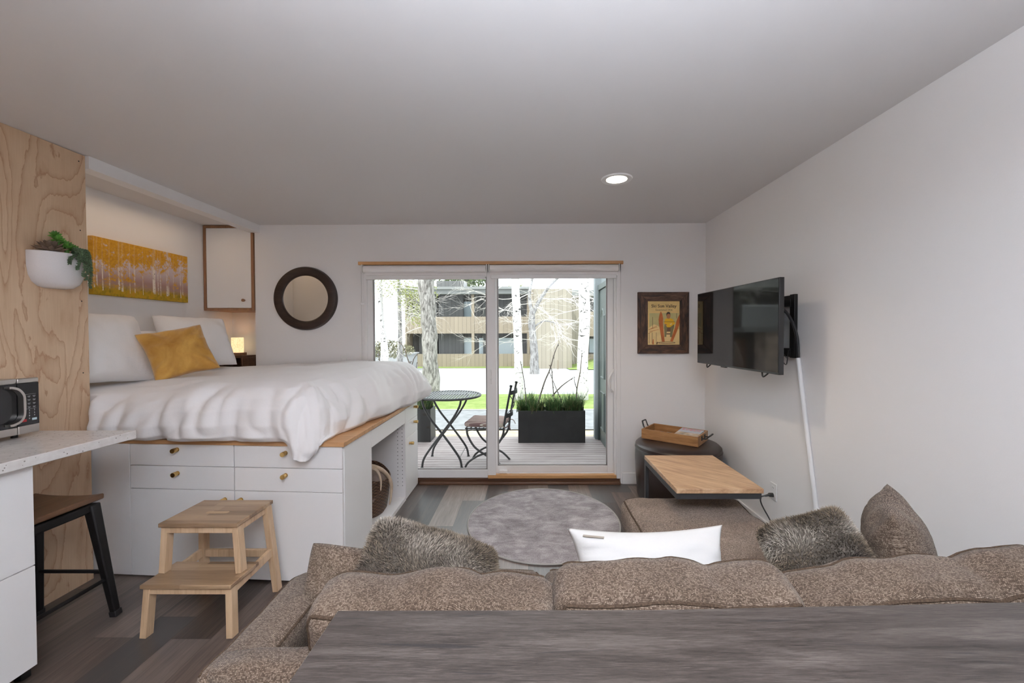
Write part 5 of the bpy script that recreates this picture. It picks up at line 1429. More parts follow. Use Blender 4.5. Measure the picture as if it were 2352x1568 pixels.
def band_b(p, rn):
    k = noise.noise((p.x * 6, p.y * 6, 4.0)) * 0.05
    pale = math.exp(-((p.y - 0.085 + k) / 0.035) ** 2)
    dark = math.exp(-(((p.x - 0.06) / 0.06) ** 2)) * sstep(0.05, -0.05, p.y + k) * (1 if p.z > -0.1 else 0)
    j = rn.choice((0.45, 0.8, 1.0, 1.25, 1.6))
    tip = tuple(max(0.02, x) * j for x in (0.26 + 0.36 * pale - 0.20 * dark, 0.20 + 0.36 * pale - 0.15 * dark, 0.14 + 0.34 * pale - 0.08 * dark))
    return (0.06 + 0.1 * pale - 0.03 * dark, 0.05 + 0.09 * pale - 0.02 * dark, 0.04 + 0.08 * pale), tip
furry((0.985, 1.355, 0.632), (-0.45, -0.64, 0.62), (-0.28, 0.42, 0.85), 0.29, 0.33, 0.18, 'shaggy fur pillow beside the upright brown cushion at the right end of the sofa', 12, band_b, L=0.015, count=30000)
GT = 'brown tweed throw pillows on the sofa'
pillow('throw_pillow', M['tweed'], (-0.505, 1.275, 0.548), (0.10, -0.93, 0.33), (0.10, 0.30, 0.95), 0.45, 0.36, 0.15, 'brown tweed throw pillow at the left arm of the sofa under the fur pillow', 'cushion', GT, seed=6, wr=0.008)
pillow('throw_pillow', M['tweed'], (1.25, 1.375, 0.648), (0.77, -0.62, 0.12), (-0.10, 0.06, 0.99), 0.36, 0.43, 0.19, 'upright brown tweed throw pillow at the right end of the sofa by the wall', 'cushion', GT, seed=8, wr=0.008, flat=0.62)
o, Mx, sh = pillow('lumbar_pillow', M['whitecush'], (0.432, 1.415, 0.575), (0.02, -0.86, 0.52), (-0.02, 0.5, 0.86), 0.58, 0.31, 0.15, 'long white lumbar pillow with fabric tag behind the middle sofa cushion', 'cushion', seed=9, wr=0.009, pinch=0.14, crn=0.01)
b = MB(); b.bar(Mx @ Vector((-0.235, 0.125, 0.03)), Mx @ Vector((-0.165, 0.115, 0.052)), 0.012, 0.0015, (0, 0, 1)); b.build('fabric_tag', plain('tag_tape', (0.35, 0.30, 0.25), 0.7), o, label='grey-brown fabric tag')

# ------------------------------------------------------------------ console table in the foreground
t = thing('console_table', 'dark grey-brown wood-grain table in the foreground behind the sofa', 'table', (0.6, 0.45, 0))
FZ = 0.885
b = MB(); y_l, y_r = 0.775, 0.802
b.prism([(-0.364, 0.06), (1.60, 0.06), (1.60, y_r + 0.006), (1.0, y_r), (0.25, 0.778), (-0.366, y_l)], 0.036, Matrix.Translation((0, 0, FZ - 0.036))); b.build('table_top', M['lam'], t, bev=0.0015)
b = MB(); b.box(-0.30, 1.55, 0.10, 0.125, 0.0, FZ - 0.0365); b.build('support_panel', M['lam'], t, smooth=False)
for x in (-0.30, 1.52):
    b = MB(); b.box(x, x + 0.03, 0.126, 0.60, 0.0, FZ - 0.0365); b.build('leg_panel', M['lam'], t, smooth=False)
# ------------------------------------------------------------------ outside: deck, ground
DZ0 = -0.10
b = MB(); y = YB + 0.165; k = 0
while y < 5.95:
    b.box(-3.4, 1.04, y, y + 0.083, DZ0 - 0.03, DZ0); y += 0.092; k += 1
struct('floor_deck', b, M['deck'], smooth=False)
b = MB(); b.box(-3.4, 1.04, 4.02, 5.98, DZ0 - 0.09, DZ0 - 0.05); struct('floor_deck_frame', b, M['dkwood'], smooth=False)
def gz(y): return -0.25 - 0.0333 * (y - 7.15)
def ground(name, mat, y0, y1, x0=-30, x1=30, lift=0.0, n=6, kind='structure'):
    b = MB()
    b.grid(10, n, lambda u, v: (x0 + (x1 - x0) * u, y0 + (y1 - y0) * v, gz(y0 + (y1 - y0) * v) + lift))
    return b.build(name, mat, None, kind=kind, base=False)
ground('ground_stones', M['stone'], 4.0, 7.2, lift=-0.02)
ground('path_grey', M['path'], 7.1, 9.35, lift=0.0)
ground('lawn_near', M['lawn'], 9.3, 12.3, lift=0.02)
ground('road', M['road'], 12.2, 28.0)
ground('lawn_far', M['lawn'], 27.9, 46, lift=0.03)
b = MB(); b.grid(10, 6, lambda u, v: (2.6 + 6 * u, 25.6 + 6 * v, gz(25.6 + 6 * v) + 0.04 + 0.75 * sstep(0, 0.7, u) * sstep(0, 0.6, v)))
struct('lawn_bank', b, M['lawn'])
rs = random.Random(5)
fl = None
for (x, y, s_) in ((-1.05, 6.32, 0.34), (-0.55, 6.38, 0.30), (-0.15, 6.30, 0.28), (0.95, 6.35, 0.33), (-1.65, 6.35, 0.33), (0.42, 6.40, 0.30)):
    pl = []
    for k in range(9):
        a = 2 * PI * k / 9; r_ = s_ * rs.uniform(0.75, 1.1); pl.append((x + r_ * math.cos(a), y + 0.65 * r_ * math.sin(a)))
    b = MB(); b.prism(pl, 0.06, Matrix.Translation((0, 0, gz(y) - 0.02 + 0.0)))
    tag(b.build('flagstone', M['stone'], bev=0.012), 'flat tan flagstone at the outer edge of the deck', 'stone', 'flagstones along the deck')

# side wall with open storage door
b = MB(); b.box(1.05, 1.25, YB + 0.14, 6.02, DZ0, 2.9); struct('wall_patio', b, M['wallg'], smooth=False)
b = MB(); b.box(0.965, 1.05, 5.86, 6.0, DZ0 - 0.05, 2.9); struct('trim_3', b, M['wallg'], smooth=False)
t = thing('door_2', 'dark green-grey panelled storage door outside beside the deck', None, (1.045, 5.3, DZ0)); t['kind'] = 'structure'
b = MB(); b.box(1.02, 1.049, 4.93, 5.80, DZ0 + 0.01, 2.02); b.build('door_leaf', M['doorg'], t, bev=0.003)
b = MB(); b.box(1.0, 1.0495, 5.80, 5.858, DZ0, 2.10); b.box(1.0, 1.0495, 4.87, 4.928, DZ0, 2.10); b.box(1.0, 1.0495, 4.928, 5.80, 2.025, 2.10); b.build('door_frame', M['doorg'], t, bev=0.003)
def arch(y0, y1, z0, z1, rise):
    pts = [(y0, z0), (y1, z0), (y1, z1)]
    for k in range(1, 12):
        u = k / 12; pts.append((y1 + (y0 - y1) * u, z1 + rise * math.sin(PI * u) ** 1.5))
    pts.append((y0, z1)); return pts
for (y0, y1) in ((5.02, 5.33), (5.42, 5.71)):
    for (z0, z1, rise) in ((0.10, 0.62, 0.0), (0.80, 1.66, 0.10)):
        out = arch(y0, y1, z0, z1, rise) if rise else [(y0, z0), (y1, z0), (y1, z1), (y0, z1)]
        cy_m, cz_m = (y0 + y1) / 2, (z0 + z1) / 2
        b = MB(); n_ = len(out)
        ins = [(cy_m + (p[0] - cy_m) * 0.84, cz_m + (p[1] - cz_m) * (0.90 if rise == 0 else 0.93)) for p in out]
        vs = [(1.019, p[0], p[1]) for p in out] + [(1.006, p[0] * 0.6 + q[0] * 0.4, p[1] * 0.6 + q[1] * 0.4) for p, q in zip(out, ins)] + [(1.0185, q[0], q[1]) for q in ins]
        fs = [(i, (i + 1) % n_, n_ + (i + 1) % n_, n_ + i) for i in range(n_)] + [(n_ + i, n_ + (i + 1) % n_, 2 * n_ + (i + 1) % n_, 2 * n_ + i) for i in range(n_)]
        b.add(vs, fs); b.build('door_panel', M['doorg'], t, smooth=False)
b = MB(); b.tube(spline([(1.018, 5.02, 0.90), (0.985, 5.02, 0.92), (0.98, 5.02, 1.0), (0.985, 5.02, 1.06), (1.018, 5.02, 1.08)], 5), 0.008, 8); b.build('door_handle', M['steel'], t)

# planters
def planter(x0, x1, y0, y1, ztop, zb, label, sticks, seed):
    t = thing('grass_planter', label, 'planter', ((x0 + x1) / 2, (y0 + y1) / 2, zb), group='rectangular planters on the deck')
    b = MB(); w = 0.02
    b.box(x0, x1, y0, y0 + w, zb, ztop); b.box(x0, x1, y1 - w, y1, zb, ztop); b.box(x0, x0 + w, y0 + w, y1 - w, zb, ztop); b.box(x1 - w, x1, y0 + w, y1 - w, zb, ztop); b.box(x0 + w, x1 - w, y0 + w, y1 - w, zb, zb + 0.03)
    b.build('trough', M['planter'], t, bev=0.004)
    b = MB(); b.box(x0 + w, x1 - w, y0 + w, y1 - w, ztop - 0.09, ztop - 0.04); b.build('soil', M['dkwood'], t, smooth=False)
    rn = random.Random(seed); b = MB(); b.cols = []
    tufts = [(rn.uniform(x0 + 0.03, x1 - 0.03), rn.uniform(y0 + 0.03, y1 - 0.03)) for _ in range(26)]
    def pl():
        tx, ty = rn.choice(tufts); return (tx + rn.gauss(0, 0.02), ty + rn.gauss(0, 0.02), ztop - 0.04)
    blades(b, 2600, pl, 0.12, 0.36, 0.009, 0.9, rn, 0.42, 4)
    nb = len(b.v) // 10
    for k in range(nb):
        j = rn.random(); c0_ = (0.035 + 0.04 * j, 0.075 + 0.08 * j, 0.025 + 0.02 * j)
        if rn.random() < 0.12: c0_ = (0.26, 0.23, 0.11)
        for m_ in range(5):
            cc = tuple(x * (0.75 + 0.16 * m_) for x in c0_); b.cols += [cc, cc]
    b.build('planter_grass', M['ggrass'], t, ang=180, kind='stuff')
    for st in sticks:
        b = MB(); pts = spline([((px_ - 1207) / 940 * st[0], st[0] + 0.01 * i, 1.418 - (py_ - 767) / 940 * st[0]) for i, (px_, py_) in enumerate(st[1])], 4)
        n_ = len(pts); b.tube(pts, [st[2] * (1 - 0.55 * i / (n_ - 1)) for i in range(n_)], 7)
        for i in range(3, n_ - 1, 4):
            b.ball(pts[i] + Vector((0.006, 0, 0)), st[2] * 0.9, 5)
        b.build('bare_branch', M['twigd'], t)
planter(-0.135, 0.795, 5.655, 6.0, 0.345, DZ0, 'charcoal rectangular planter of grass with bare branches, right of the garden chair',
        [(5.8, [(1203, 930), (1199, 880), (1190, 830)], 0.009), (5.82, [(1228, 935), (1245, 880), (1258, 850), (1268, 815), (1278, 790)], 0.013), (5.78, [(1285, 925), (1272, 893), (1257, 857)], 0.008),
         (5.8, [(1268, 925), (1264, 880), (1262, 850), (1256, 840)], 0.009), (5.85, [(1262, 912), (1285, 888), (1312, 869)], 0.012), (5.8, [(1318, 930), (1320, 895), (1328, 855), (1332, 812)], 0.010), (5.8, [(1320, 895), (1315, 880), (1314, 866)], 0.007)], 21)
planter(-2.25, -1.365, 5.70, 6.02, 0.36, DZ0, 'charcoal rectangular planter of grass behind the round bistro table',
        [(5.85, [(876, 930), (868, 860), (862, 806)], 0.014), (5.85, [(938, 930), (936, 850), (930, 826), (918, 795), (907, 785)], 0.012), (5.85, [(930, 930), (940, 838), (953, 812)], 0.011), (5.85, [(945, 930), (936, 845), (937, 830)], 0.010), (5.85, [(952, 930), (950, 850), (951, 832)], 0.008)], 22)

# bistro table
t = thing('bistro_table', 'round dark metal bistro table with slotted top on the deck', 'table', (-0.915, 4.82, DZ0))
TC, TR, TZ = Vector((-0.915, 4.82, 0)), 0.352, 0.69
b = MB(); b.tube([(TC.x + TR * math.cos(a), TC.y + TR * math.sin(a), TZ) for a in [2 * PI * k / 64 for k in range(64)]], 0.013, 8, closed=True); b.build('rim', M['iron'], t)
b = MB()
for k in range(-10, 11):
    d = k * 0.033
    if abs(d) < TR: h = math.sqrt(TR ** 2 - d ** 2); b.box(TC.x + d - 0.0095, TC.x + d + 0.0095, TC.y - h, TC.y + h, TZ + 0.004, TZ + 0.009)
for k in range(-4, 5):
    d = k * 0.078
    if abs(d) < TR: h = math.sqrt(TR ** 2 - d ** 2); b.box(TC.x - h, TC.x + h, TC.y + d - 0.011, TC.y + d + 0.011, TZ + 0.0005, TZ + 0.0038)
b.build('slotted_top', plain('table_top_metal', (0.16, 0.165, 0.17), 0.5, 0.2), t, smooth=False)
for yy, dx in ((4.60, 0.0), (5.05, 0.01)):
    for s_ in (-1, 1):
        cx = TC.x - 0.06 + dx
        pts = spline([(cx - s_ * 0.22, yy, TZ - 0.01), (cx - s_ * 0.20, yy, TZ - 0.10), (cx - s_ * 0.12, yy, TZ - 0.24), (cx, yy + 0.012 * s_, TZ - 0.40), (cx + s_ * 0.13, yy, TZ - 0.57), (cx + s_ * 0.205, yy, TZ - 0.69), (cx + s_ * 0.225, yy, DZ0)], 7)
        b = MB(); b.tube(pts, 0.0125, 10); b.cyl((cx + s_ * 0.225, yy, DZ0), (cx + s_ * 0.225, yy, DZ0 + 0.012), 0.02, 0.014, 10); b.build('leg', M['iron'], t)
b = MB()
for s_ in (-1, 1):
    b.tube([(TC.x - 0.06 + s_ * 0.205, 4.60, TZ - 0.67), (TC.x - 0.06 + s_ * 0.205, 5.05, TZ - 0.67)], 0.004, 6)
    b.tube([(TC.x - 0.06 - s_ * 0.22, 4.60, TZ - 0.025), (TC.x - 0.06 - s_ * 0.22, 5.05, TZ - 0.025)], 0.007, 6)
for yy in (4.60, 5.05): b.tube([(TC.x - 0.30, yy, TZ - 0.022), (TC.x + 0.18, yy, TZ - 0.022)], 0.007, 6)
b.build('stretcher', M['iron'], t)

# garden chair
t = thing('garden_chair', 'black wrought iron garden chair with ladder back facing the bistro table', 'chair', (-0.455, 4.76, DZ0), -0.13)
def G(x, y, z): return rootmat(t) @ Vector((x, y, z))
for sy in (-1, 1):
    yy = sy * 0.185
    b = MB(); b.tube(spline([G(0.205, yy, 0.36), G(0.215, yy, 0.50), G(0.25, yy, 0.70), G(0.29, yy, 0.905), G(0.295, yy, 0.93)], 6), 0.012, 8); b.cyl(G(0.292, yy, 0.925), G(0.296, yy, 0.945), 0.018, 0.016, 10); b.build('back_post', M['iron'], t)
    b = MB(); b.tube(spline([G(-0.215, yy, 0.445), G(-0.20, yy, 0.36), G(-0.12, yy, 0.235), G(0.02, yy * 0.96, 0.14), G(0.13, yy * 0.96, 0.08), G(0.215, yy * 0.96, 0.0)], 7), 0.012, 8); b.build('leg', M['iron'], t)
    b = MB(); b.tube(spline([G(0.21, yy, 0.42), G(0.17, yy, 0.32), G(0.06, yy * 0.9, 0.20), G(-0.10, yy * 0.9, 0.13), G(-0.20, yy * 0.9, 0.06), G(-0.24, yy * 0.9, 0.0)], 7), 0.012, 8); b.build('leg', M['iron'], t)
def slat(x, z, h, nm='back_slat'):
    b = MB(); pts = [G(x + 0.045 * math.sin(PI * k / 12), -0.185 + 0.37 * k / 12, z) for k in range(13)]
    for p, q in zip(pts, pts[1:]): b.bar(p, q, 0.006, h)
    b.build(nm, M['iron'], t, smooth=False)
slat(0.285, 0.855, 0.045); slat(0.232, 0.595, 0.045)
b = MB()
for s_ in (-1, 1):
    b.tube(spline([G(0.278, s_ * 0.18, 0.83), G(0.30, s_ * 0.05, 0.74), G(0.285, -s_ * 0.06, 0.67), G(0.245, -s_ * 0.18, 0.62)], 6), 0.0045, 6)
b.build('back_scroll', M['iron'], t)
b = MB(); fr_ = [G(-0.225, -0.20, 0.452), G(-0.225, 0.20, 0.452), G(0.215, 0.19, 0.452), G(0.215, -0.19, 0.452)]
b.tube(fr_, 0.008, 8, closed=True)
for k in range(1, 9): b.tube([G(-0.225 + 0.049 * k, -0.195, 0.452), G(-0.225 + 0.049 * k, 0.195, 0.452)], 0.004, 6)
for s_ in (-1, 1): b.tube(spline([G(-0.22, s_ * 0.19, 0.45), G(-0.235, s_ * 0.12, 0.40), G(-0.20, 0.0, 0.385), G(0.0, 0, 0.39)], 5), 0.004, 6)
b.build('seat_frame', M['iron'], t)
vs, fs, pos = softbox_shape(0.225, 0.205, 0.030, 0.026, (0.004, 0.004, 0.010), 12, 0.004, 2)
b = MB(); Mx = Matrix.Translation(G(-0.015, 0, 0.495)) @ Matrix.Rotation(-0.13, 4, 'Z'); b.add(vs, fs, Mx)
o = tag(b.build('seat_cushion', M['stripe'], ang=180), 'striped maroon and beige seat pad tied on the garden chair', 'cushion')
b = MB(); b.tube(spline([G(0.19, -0.19, 0.485), G(0.24, -0.21, 0.47), G(0.27, -0.20, 0.50), G(0.29, -0.19, 0.44)], 5), 0.005, 6); b.tube(spline([G(0.20, 0.19, 0.485), G(0.25, 0.21, 0.475), G(0.28, 0.2, 0.43)], 5), 0.005, 6)
b.build('tie', M['stripe'], o)

# ------------------------------------------------------------------ trees
def grow(mb, p, d, L, r, depth, rn, gr=0.15, kids=3, spread=0.75):
    pts = [p.copy()]; dd = d.normalized(); n = 5
    for k in range(n):
        dd = (dd + Vector((rn.uniform(-gr, gr), rn.uniform(-gr, gr), rn.uniform(-gr, gr)))).normalized()
        pts.append(pts[-1] + dd * L / n)
    mb.tube(pts, [r * (1 - 0.7 * k / n) for k in range(n + 1)], 5 if depth > 1 else 4, caps=False)
    if depth <= 0: return
    for k in range(kids):
        i = rn.randint(2, n); q = pts[i]
        nd = (dd + Vector((rn.uniform(-1, 1), rn.uniform(-1, 1), rn.uniform(-0.7, 0.8))) * spread).normalized()
        grow(mb, q, nd, L * rn.uniform(0.5, 0.75), r * 0.55, depth - 1, rn, gr, kids, spread)
def leaves(mb, count, c, rad, size, rn):
    for _ in range(count):
        u = Vector((rn.gauss(0, 1), rn.gauss(0, 1), rn.gauss(0, 1))); u = u.normalized() * rn.random() ** 0.45
        p = Vector(c) + Vector((u.x * rad[0], u.y * rad[1], u.z * rad[2]))
        a = Vector((rn.uniform(-1, 1), rn.uniform(-1, 1), rn.uniform(-1, 1))).normalized(); e = a.cross(Vector((0.3, 0.5, 0.8))).normalized(); s_ = size * rn.uniform(0.6, 1.3)
        o = len(mb.v); mb.v += [p - a * s_, p + e * s_ * 0.5, p + a * s_, p - e * s_ * 0.5]; mb.f.append([o, o + 1, o + 2, o + 3]); mb.m.append(0)
def trunk(mb, pts, rads, n=16, knob=0.0, seed=0):
    pp = spline(pts, 10); m = len(pp); rr_ = []
    for i in range(m):
        f = i / (m - 1) * (len(rads) - 1); k = min(int(f), len(rads) - 2); rr_.append(rads[k] + (rads[k + 1] - rads[k]) * (f - k))
    o = len(mb.v); mb.tube(pp, rr_, n)
    if knob:
        for i in range(o, len(mb.v)):
            v = mb.v[i]; c = pp[min((i - o) // n, m - 1)]; d = v - c
            v += d * knob * (noise.noise((v.x * 5 + seed, v.y * 5, v.z * 2.2)) + 0.5 * noise.noise((v.x * 11, v.y * 11, v.z * 5)))
def tree(name, label, cat, pts, rads, bark, branch=(), twig=None, leaf=(), leafmat=None, seed=0, knob=0.0, group='trees outside the patio door', depth=3, kids=3, fork=()):
    rn = random.Random(seed)
    t = thing(name, label, cat, pts[0], group=group)
    b = MB(); trunk(b, pts, rads, 18, knob, seed)
    for pth, r0, r1 in fork: 
        sp_ = spline(pth, 6); n_ = len(sp_); b.tube(sp_, [r0 + (r1 - r0) * i / (n_ - 1) for i in range(n_)], 8)
    b.build('trunk', bark, t)
    if branch:
        b = MB()
        for (p, d, L, r) in branch: grow(b, Vector(p), Vector(d), L, r, depth, rn, 0.22, kids)
        b.build('branches', twig, t)
    if leaf:
        b = MB()
        for (c, rad, n_, s_) in leaf: leaves(b, n_, c, rad, s_, rn)
        b.build('foliage', leafmat, t, smooth=False, kind='stuff')
    return t
tree('conifer_tree', 'thick rough-barked grey tree trunk seen through the left glass panel', 'tree', [(-2.60, 11.0, gz(11)), (-2.62, 11.0, 0.6), (-2.66, 11.0, 1.8), (-2.74, 11.0, 3.0), (-2.80, 11.0, 5.2)], [0.245, 0.205, 0.195, 0.19, 0.18], M['bark'], seed=1, knob=0.22,
     branch=[((-2.9, 11.0, 2.6), (-1, 0.2, 0.1), 1.2, 0.012), ((-2.9, 11.0, 3.0), (-1, -0.2, -0.2), 1.3, 0.012), ((-2.85, 11, 1.6), (-1, 0.1, -0.4), 1.1, 0.010), ((-2.8, 11, 3.6), (-0.9, 0.2, -0.7), 1.6, 0.012), ((-2.55, 11, 3.5), (0.8, 0.2, -0.6), 0.9, 0.01)], twig=M['twig'], depth=2, kids=4)
tree('aspen_tree', 'slim white aspen trunk directly behind the garden chair back', 'tree', [(-0.245, 11.0, gz(11)), (-0.25, 11.0, 0.8), (-0.29, 11.0, 1.9), (-0.34, 11, 3.2), (-0.36, 11, 5.5)], [0.135, 0.118, 0.112, 0.105, 0.09], M['aspen'], seed=2, knob=0.06,
     branch=[((-0.3, 11, 2.0), (-1, 0.3, 0.35), 1.1, 0.012), ((-0.3, 11.0, 2.4), (-1, -0.1, -0.1), 1.0, 0.012), ((-0.28, 11, 1.5), (-1, 0.2, -0.2), 0.9, 0.010), ((-0.3, 11, 2.2), (1, 0.3, 0.2), 1.0, 0.010), ((-0.32, 11, 2.9), (-0.9, 0, -0.3), 1.1, 0.012), ((-0.3, 11, 1.2), (-1, 0.1, -0.05), 0.8, 0.008), ((-0.28, 11, 1.3), (1, 0.1, -0.3), 0.7, 0.008)], twig=M['twig'], depth=3, kids=3)
tree('aspen_tree', 'thicker white aspen trunk with dark knots left of the storage door', 'tree', [(1.47, 11.0, gz(11)), (1.48, 11.0, 0.9), (1.53, 11.0, 1.9), (1.50, 11, 3.0), (1.53, 11, 5.5)], [0.165, 0.145, 0.15, 0.135, 0.12], M['aspen'], seed=3, knob=0.10,
     branch=[((1.45, 11, 1.7), (-1, 0.2, 0.4), 1.2, 0.014), ((1.45, 11, 2.1), (-1, -0.1, -0.3), 1.1, 0.012), ((1.6, 11, 1.9), (1, 0.2, 0.1), 0.8, 0.012), ((1.45, 11, 2.5), (-1, 0.2, 0.1), 1.3, 0.012), ((1.44, 11, 1.2), (-1, 0.2, 0.1), 0.8, 0.009), ((1.62, 11, 2.4), (1, 0.1, -0.2), 0.7, 0.010)], twig=M['twig'], depth=3, kids=3)
tree('leafless_tree', 'forked grey leafless tree before the tan wing between the aspens', 'tree', [(0.36, 22.0, gz(22)), (0.34, 22.0, 0.6), (0.22, 22.0, 1.8), (0.25, 22, 2.6)], [0.26, 0.20, 0.19, 0.15], M['barkfar'], seed=4, knob=0.12,
     fork=[([(0.24, 22, 2.4), (0.7, 22, 3.3), (1.4, 22, 4.2), (2.4, 22, 5.0)], 0.12, 0.05), ([(0.25, 22, 2.5), (0.1, 22, 3.5), (0.4, 22, 5.0)], 0.12, 0.05), ([(0.24, 22, 1.7), (0.9, 22, 2.1), (1.7, 21.9, 1.9)], 0.06, 0.02)],
     branch=[((0.7, 22, 3.3), (1, 0, 0.0), 2.0, 0.03), ((1.4, 22, 4.2), (1, 0.2, -0.5), 2.2, 0.03), ((0.3, 22, 2.9), (1, -0.2, -0.3), 1.8, 0.03), ((0.3, 22, 3.6), (-1, 0.1, -0.3), 1.8, 0.03), ((1.6, 22, 1.9), (1, 0.1, 0.2), 1.3, 0.02), ((0.5, 22, 3.0), (0.8, 0, -0.8), 1.5, 0.02), ((2.2, 22, 4.8), (0.6, 0, -0.8), 1.9, 0.025), ((0.2, 22, 2.0), (-1, 0.1, -0.2), 1.2, 0.02)], twig=M['twig'], depth=3, kids=4)
tree('birch_tree', 'slender white birch trunk at the left edge of the left glass panel', 'tree', [(-7.12, 20, gz(20)), (-7.1, 20, 1.0), (-7.15, 20, 3.0), (-7.2, 20, 5.5)], [0.12, 0.09, 0.08, 0.07], M['aspen'], seed=5,
     branch=[((-7.1, 20, 1.5), (1, 0.1, 0.5), 1.2, 0.02), ((-7.1, 20, 2.2), (-0.7, 0, 0.6), 1.4, 0.02), ((-7.1, 20, 3.4), (1, 0, -0.6), 1.8, 0.02)], twig=M['twig'], depth=2, kids=4)
tree('birch_tree', 'white birch trunk between the slender birch and the grey trunk', 'tree', [(-6.76, 19.5, gz(19.5)), (-6.8, 19.5, 0.8), (-6.95, 19.5, 1.9), (-7.05, 19.5, 3.4), (-7.1, 19.5, 5.5)], [0.16, 0.125, 0.11, 0.10, 0.08], M['aspen'], seed=6,
     branch=[((-6.9, 19.5, 2.0), (1, 0.1, 0.8), 1.6, 0.025), ((-6.9, 19.5, 2.7), (1, 0, -0.3), 1.6, 0.02), ((-6.95, 19.5, 3.6), (1, 0.2, -0.5), 1.9, 0.02), ((-7, 19.5, 3.0), (0.8, 0, -1.0), 1.5, 0.02), ((-7.0, 19.5, 4.3), (1, 0, -0.9), 2.0, 0.02)], twig=M['twig'], depth=3, kids=4,
     leaf=[((-6.3, 19.3, 3.7), (1.2, 0.8, 0.7), 700, 0.05), ((-5.6, 19.3, 3.0), (0.6, 0.6, 0.7), 350, 0.05)], leafmat=M['leafy'])
tree('grey_tree', 'short grey tree trunk beside the left end of the tan building', 'tree', [(-6.42, 20.5, gz(20.5)), (-6.42, 20.5, 0.4), (-6.4, 20.5, 1.6), (-6.45, 20.5, 4.5)], [0.17, 0.14, 0.10, 0.07], M['barkfar'], seed=7,
     branch=[((-6.4, 20.5, 1.7), (1, 0, 0.7), 1.4, 0.02), ((-6.4, 20.5, 2.4), (1, 0, 0.2), 1.5, 0.02), ((-6.4, 20.5, 2.9), (0.9, 0, -0.5), 1.6, 0.02)], twig=M['twig'], depth=3, kids=4,
     leaf=[((-5.4, 20.4, 2.35), (0.75, 0.6, 0.6), 650, 0.05), ((-5.3, 20.4, 3.5), (0.9, 0.6, 0.6), 500, 0.05)], leafmat=M['leafy'])
tree('evergreen_tree', 'bushy evergreen tree rising above the flat roof', 'tree', [(-5.5, 37, gz(37)), (-5.5, 37, 4), (-5.5, 37, 9)], [0.3, 0.25, 0.08], M['barkfar'], seed=8, leaf=[((-5.6, 37, 6.8), (3.2, 1.2, 1.6), 2600, 0.16), ((-4, 37, 8.5), (2.2, 1, 1.5), 1000, 0.16)], leafmat=M['leafg'])
tree('yellow_bush_tree', 'yellow-green budding tree behind the tan building wing', 'tree', [(-0.9, 35, gz(35)), (-0.9, 35, 3), (-0.9, 35, 5)], [0.2, 0.15, 0.06], M['barkfar'], seed=9, leaf=[((-0.9, 34.5, 4.6), (1.4, 0.8, 1.0), 900, 0.12)], leafmat=M['leafy'])
b = MB(); leaves(b, 2600, (-8.2, 23, 0.55), (1.9, 0.7, 0.55), 0.07, random.Random(31))
tag(b.build('hedge', M['shrub'], smooth=False), 'pale leafy hedge behind the white birches', 'hedge')
b = MB(); leaves(b, 1500, (-7.0, 18.4, -0.35), (1.6, 0.5, 0.28), 0.05, random.Random(32))
tag(b.build('ground_shrub', M['shrub'], smooth=False), 'low pale shrubs at the foot of the white birches', 'shrub')
b = MB(); b.box(-12.5, -7.3, 25, 27, gz(25), 0.15); b.box(-12.6, -7.2, 24.9, 27.1, 0.15, 0.22)
tag(b.build('low_white_building', M['paleb'], smooth=False), 'long low white garage wall behind the birches and hedge', 'building')

# apartment building
t = thing('apartment_building', 'two-storey tan board-sided apartment building with balconies across the road', 'building', (-3, 30, gz(30)))
FY = 30.0
def bx(nm, mat, x0, x1, y0, y1, z0, z1, par=t):
    b = MB(); b.box(x0, x1, y0, y1, z0, z1); return b.build(nm, mat, par, smooth=False)
bx('rear_wall', M['sidingg'], -8.9, 0.3, FY + 1.6, FY + 4, gz(30), 5.0)
bx('lower_railing', M['siding'], -8.9, 0.25, FY, FY + 0.12, gz(30) - 0.1, -0.05)
bx('upper_railing', M['siding'], -8.9, 0.25, FY, FY + 0.12, 1.45, 2.68)
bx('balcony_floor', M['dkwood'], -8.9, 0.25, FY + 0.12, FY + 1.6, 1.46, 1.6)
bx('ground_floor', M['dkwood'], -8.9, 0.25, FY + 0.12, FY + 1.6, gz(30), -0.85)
bx('end_wall', M['siding'], -9.0, -8.88, FY + 0.0, FY + 4, gz(30), 5.0)
bx('fascia', M['roofg'], -9.3, 0.3, FY - 0.5, FY + 0.1, 4.30, 4.62)
bx('roof', M['roofg'], -9.4, 0.3, FY - 0.7, FY + 4.2, 4.62, 4.80)
ch = bx('chimney_box', M['sidingg'], -7.0, -4.9, FY + 1.5, FY + 3, 4.8, 5.5)
bx('chimney_side', M['paleb'], -4.9, -4.88, FY + 1.5, FY + 3, 4.8, 5.5, ch)
for x in (-4.12, -0.05): bx('post', M['siding'], x, x + 0.2, FY - 0.02, FY + 0.2, -0.05, 4.3)
for x0, x1 in ((-8.3, -6.9), (-7.0 + 0.2, -4.9), (-3.4, -2.6)):
    bx('partition', M['sidingg'], x0, x1, FY + 1.2, FY + 1.6, gz(30), 4.4)
for x0, x1, z0, z1 in ((-5.1, -4.25, -0.85, 1.1), (-3.75, -2.5, -0.85, 1.1), (-2.3, -0.7, -0.6, 1.1), (-5.1, -4.3, 1.7, 3.9)):
    f_ = bx('window', M['dkwood'], x0 - 0.06, x1 + 0.06, FY + 1.5, FY + 1.59, z0 - 0.06, z1 + 0.06)
    bx('pane', M['glassdark'] if z1 > 2 else plain('curtained_pane', (0.62, 0.70, 0.74), 0.3), x0, x1, FY + 1.48, FY + 1.499, z0, z1, f_)
wg = bx('wing', M['sidingw'], 0.26, 2.95, 27.3, 33, gz(27) - 0.3, 4.4)
bx('wing_corner_trim', M['siding'], 0.22, 0.36, 27.26, 27.299, gz(27) - 0.3, 4.4, wg)
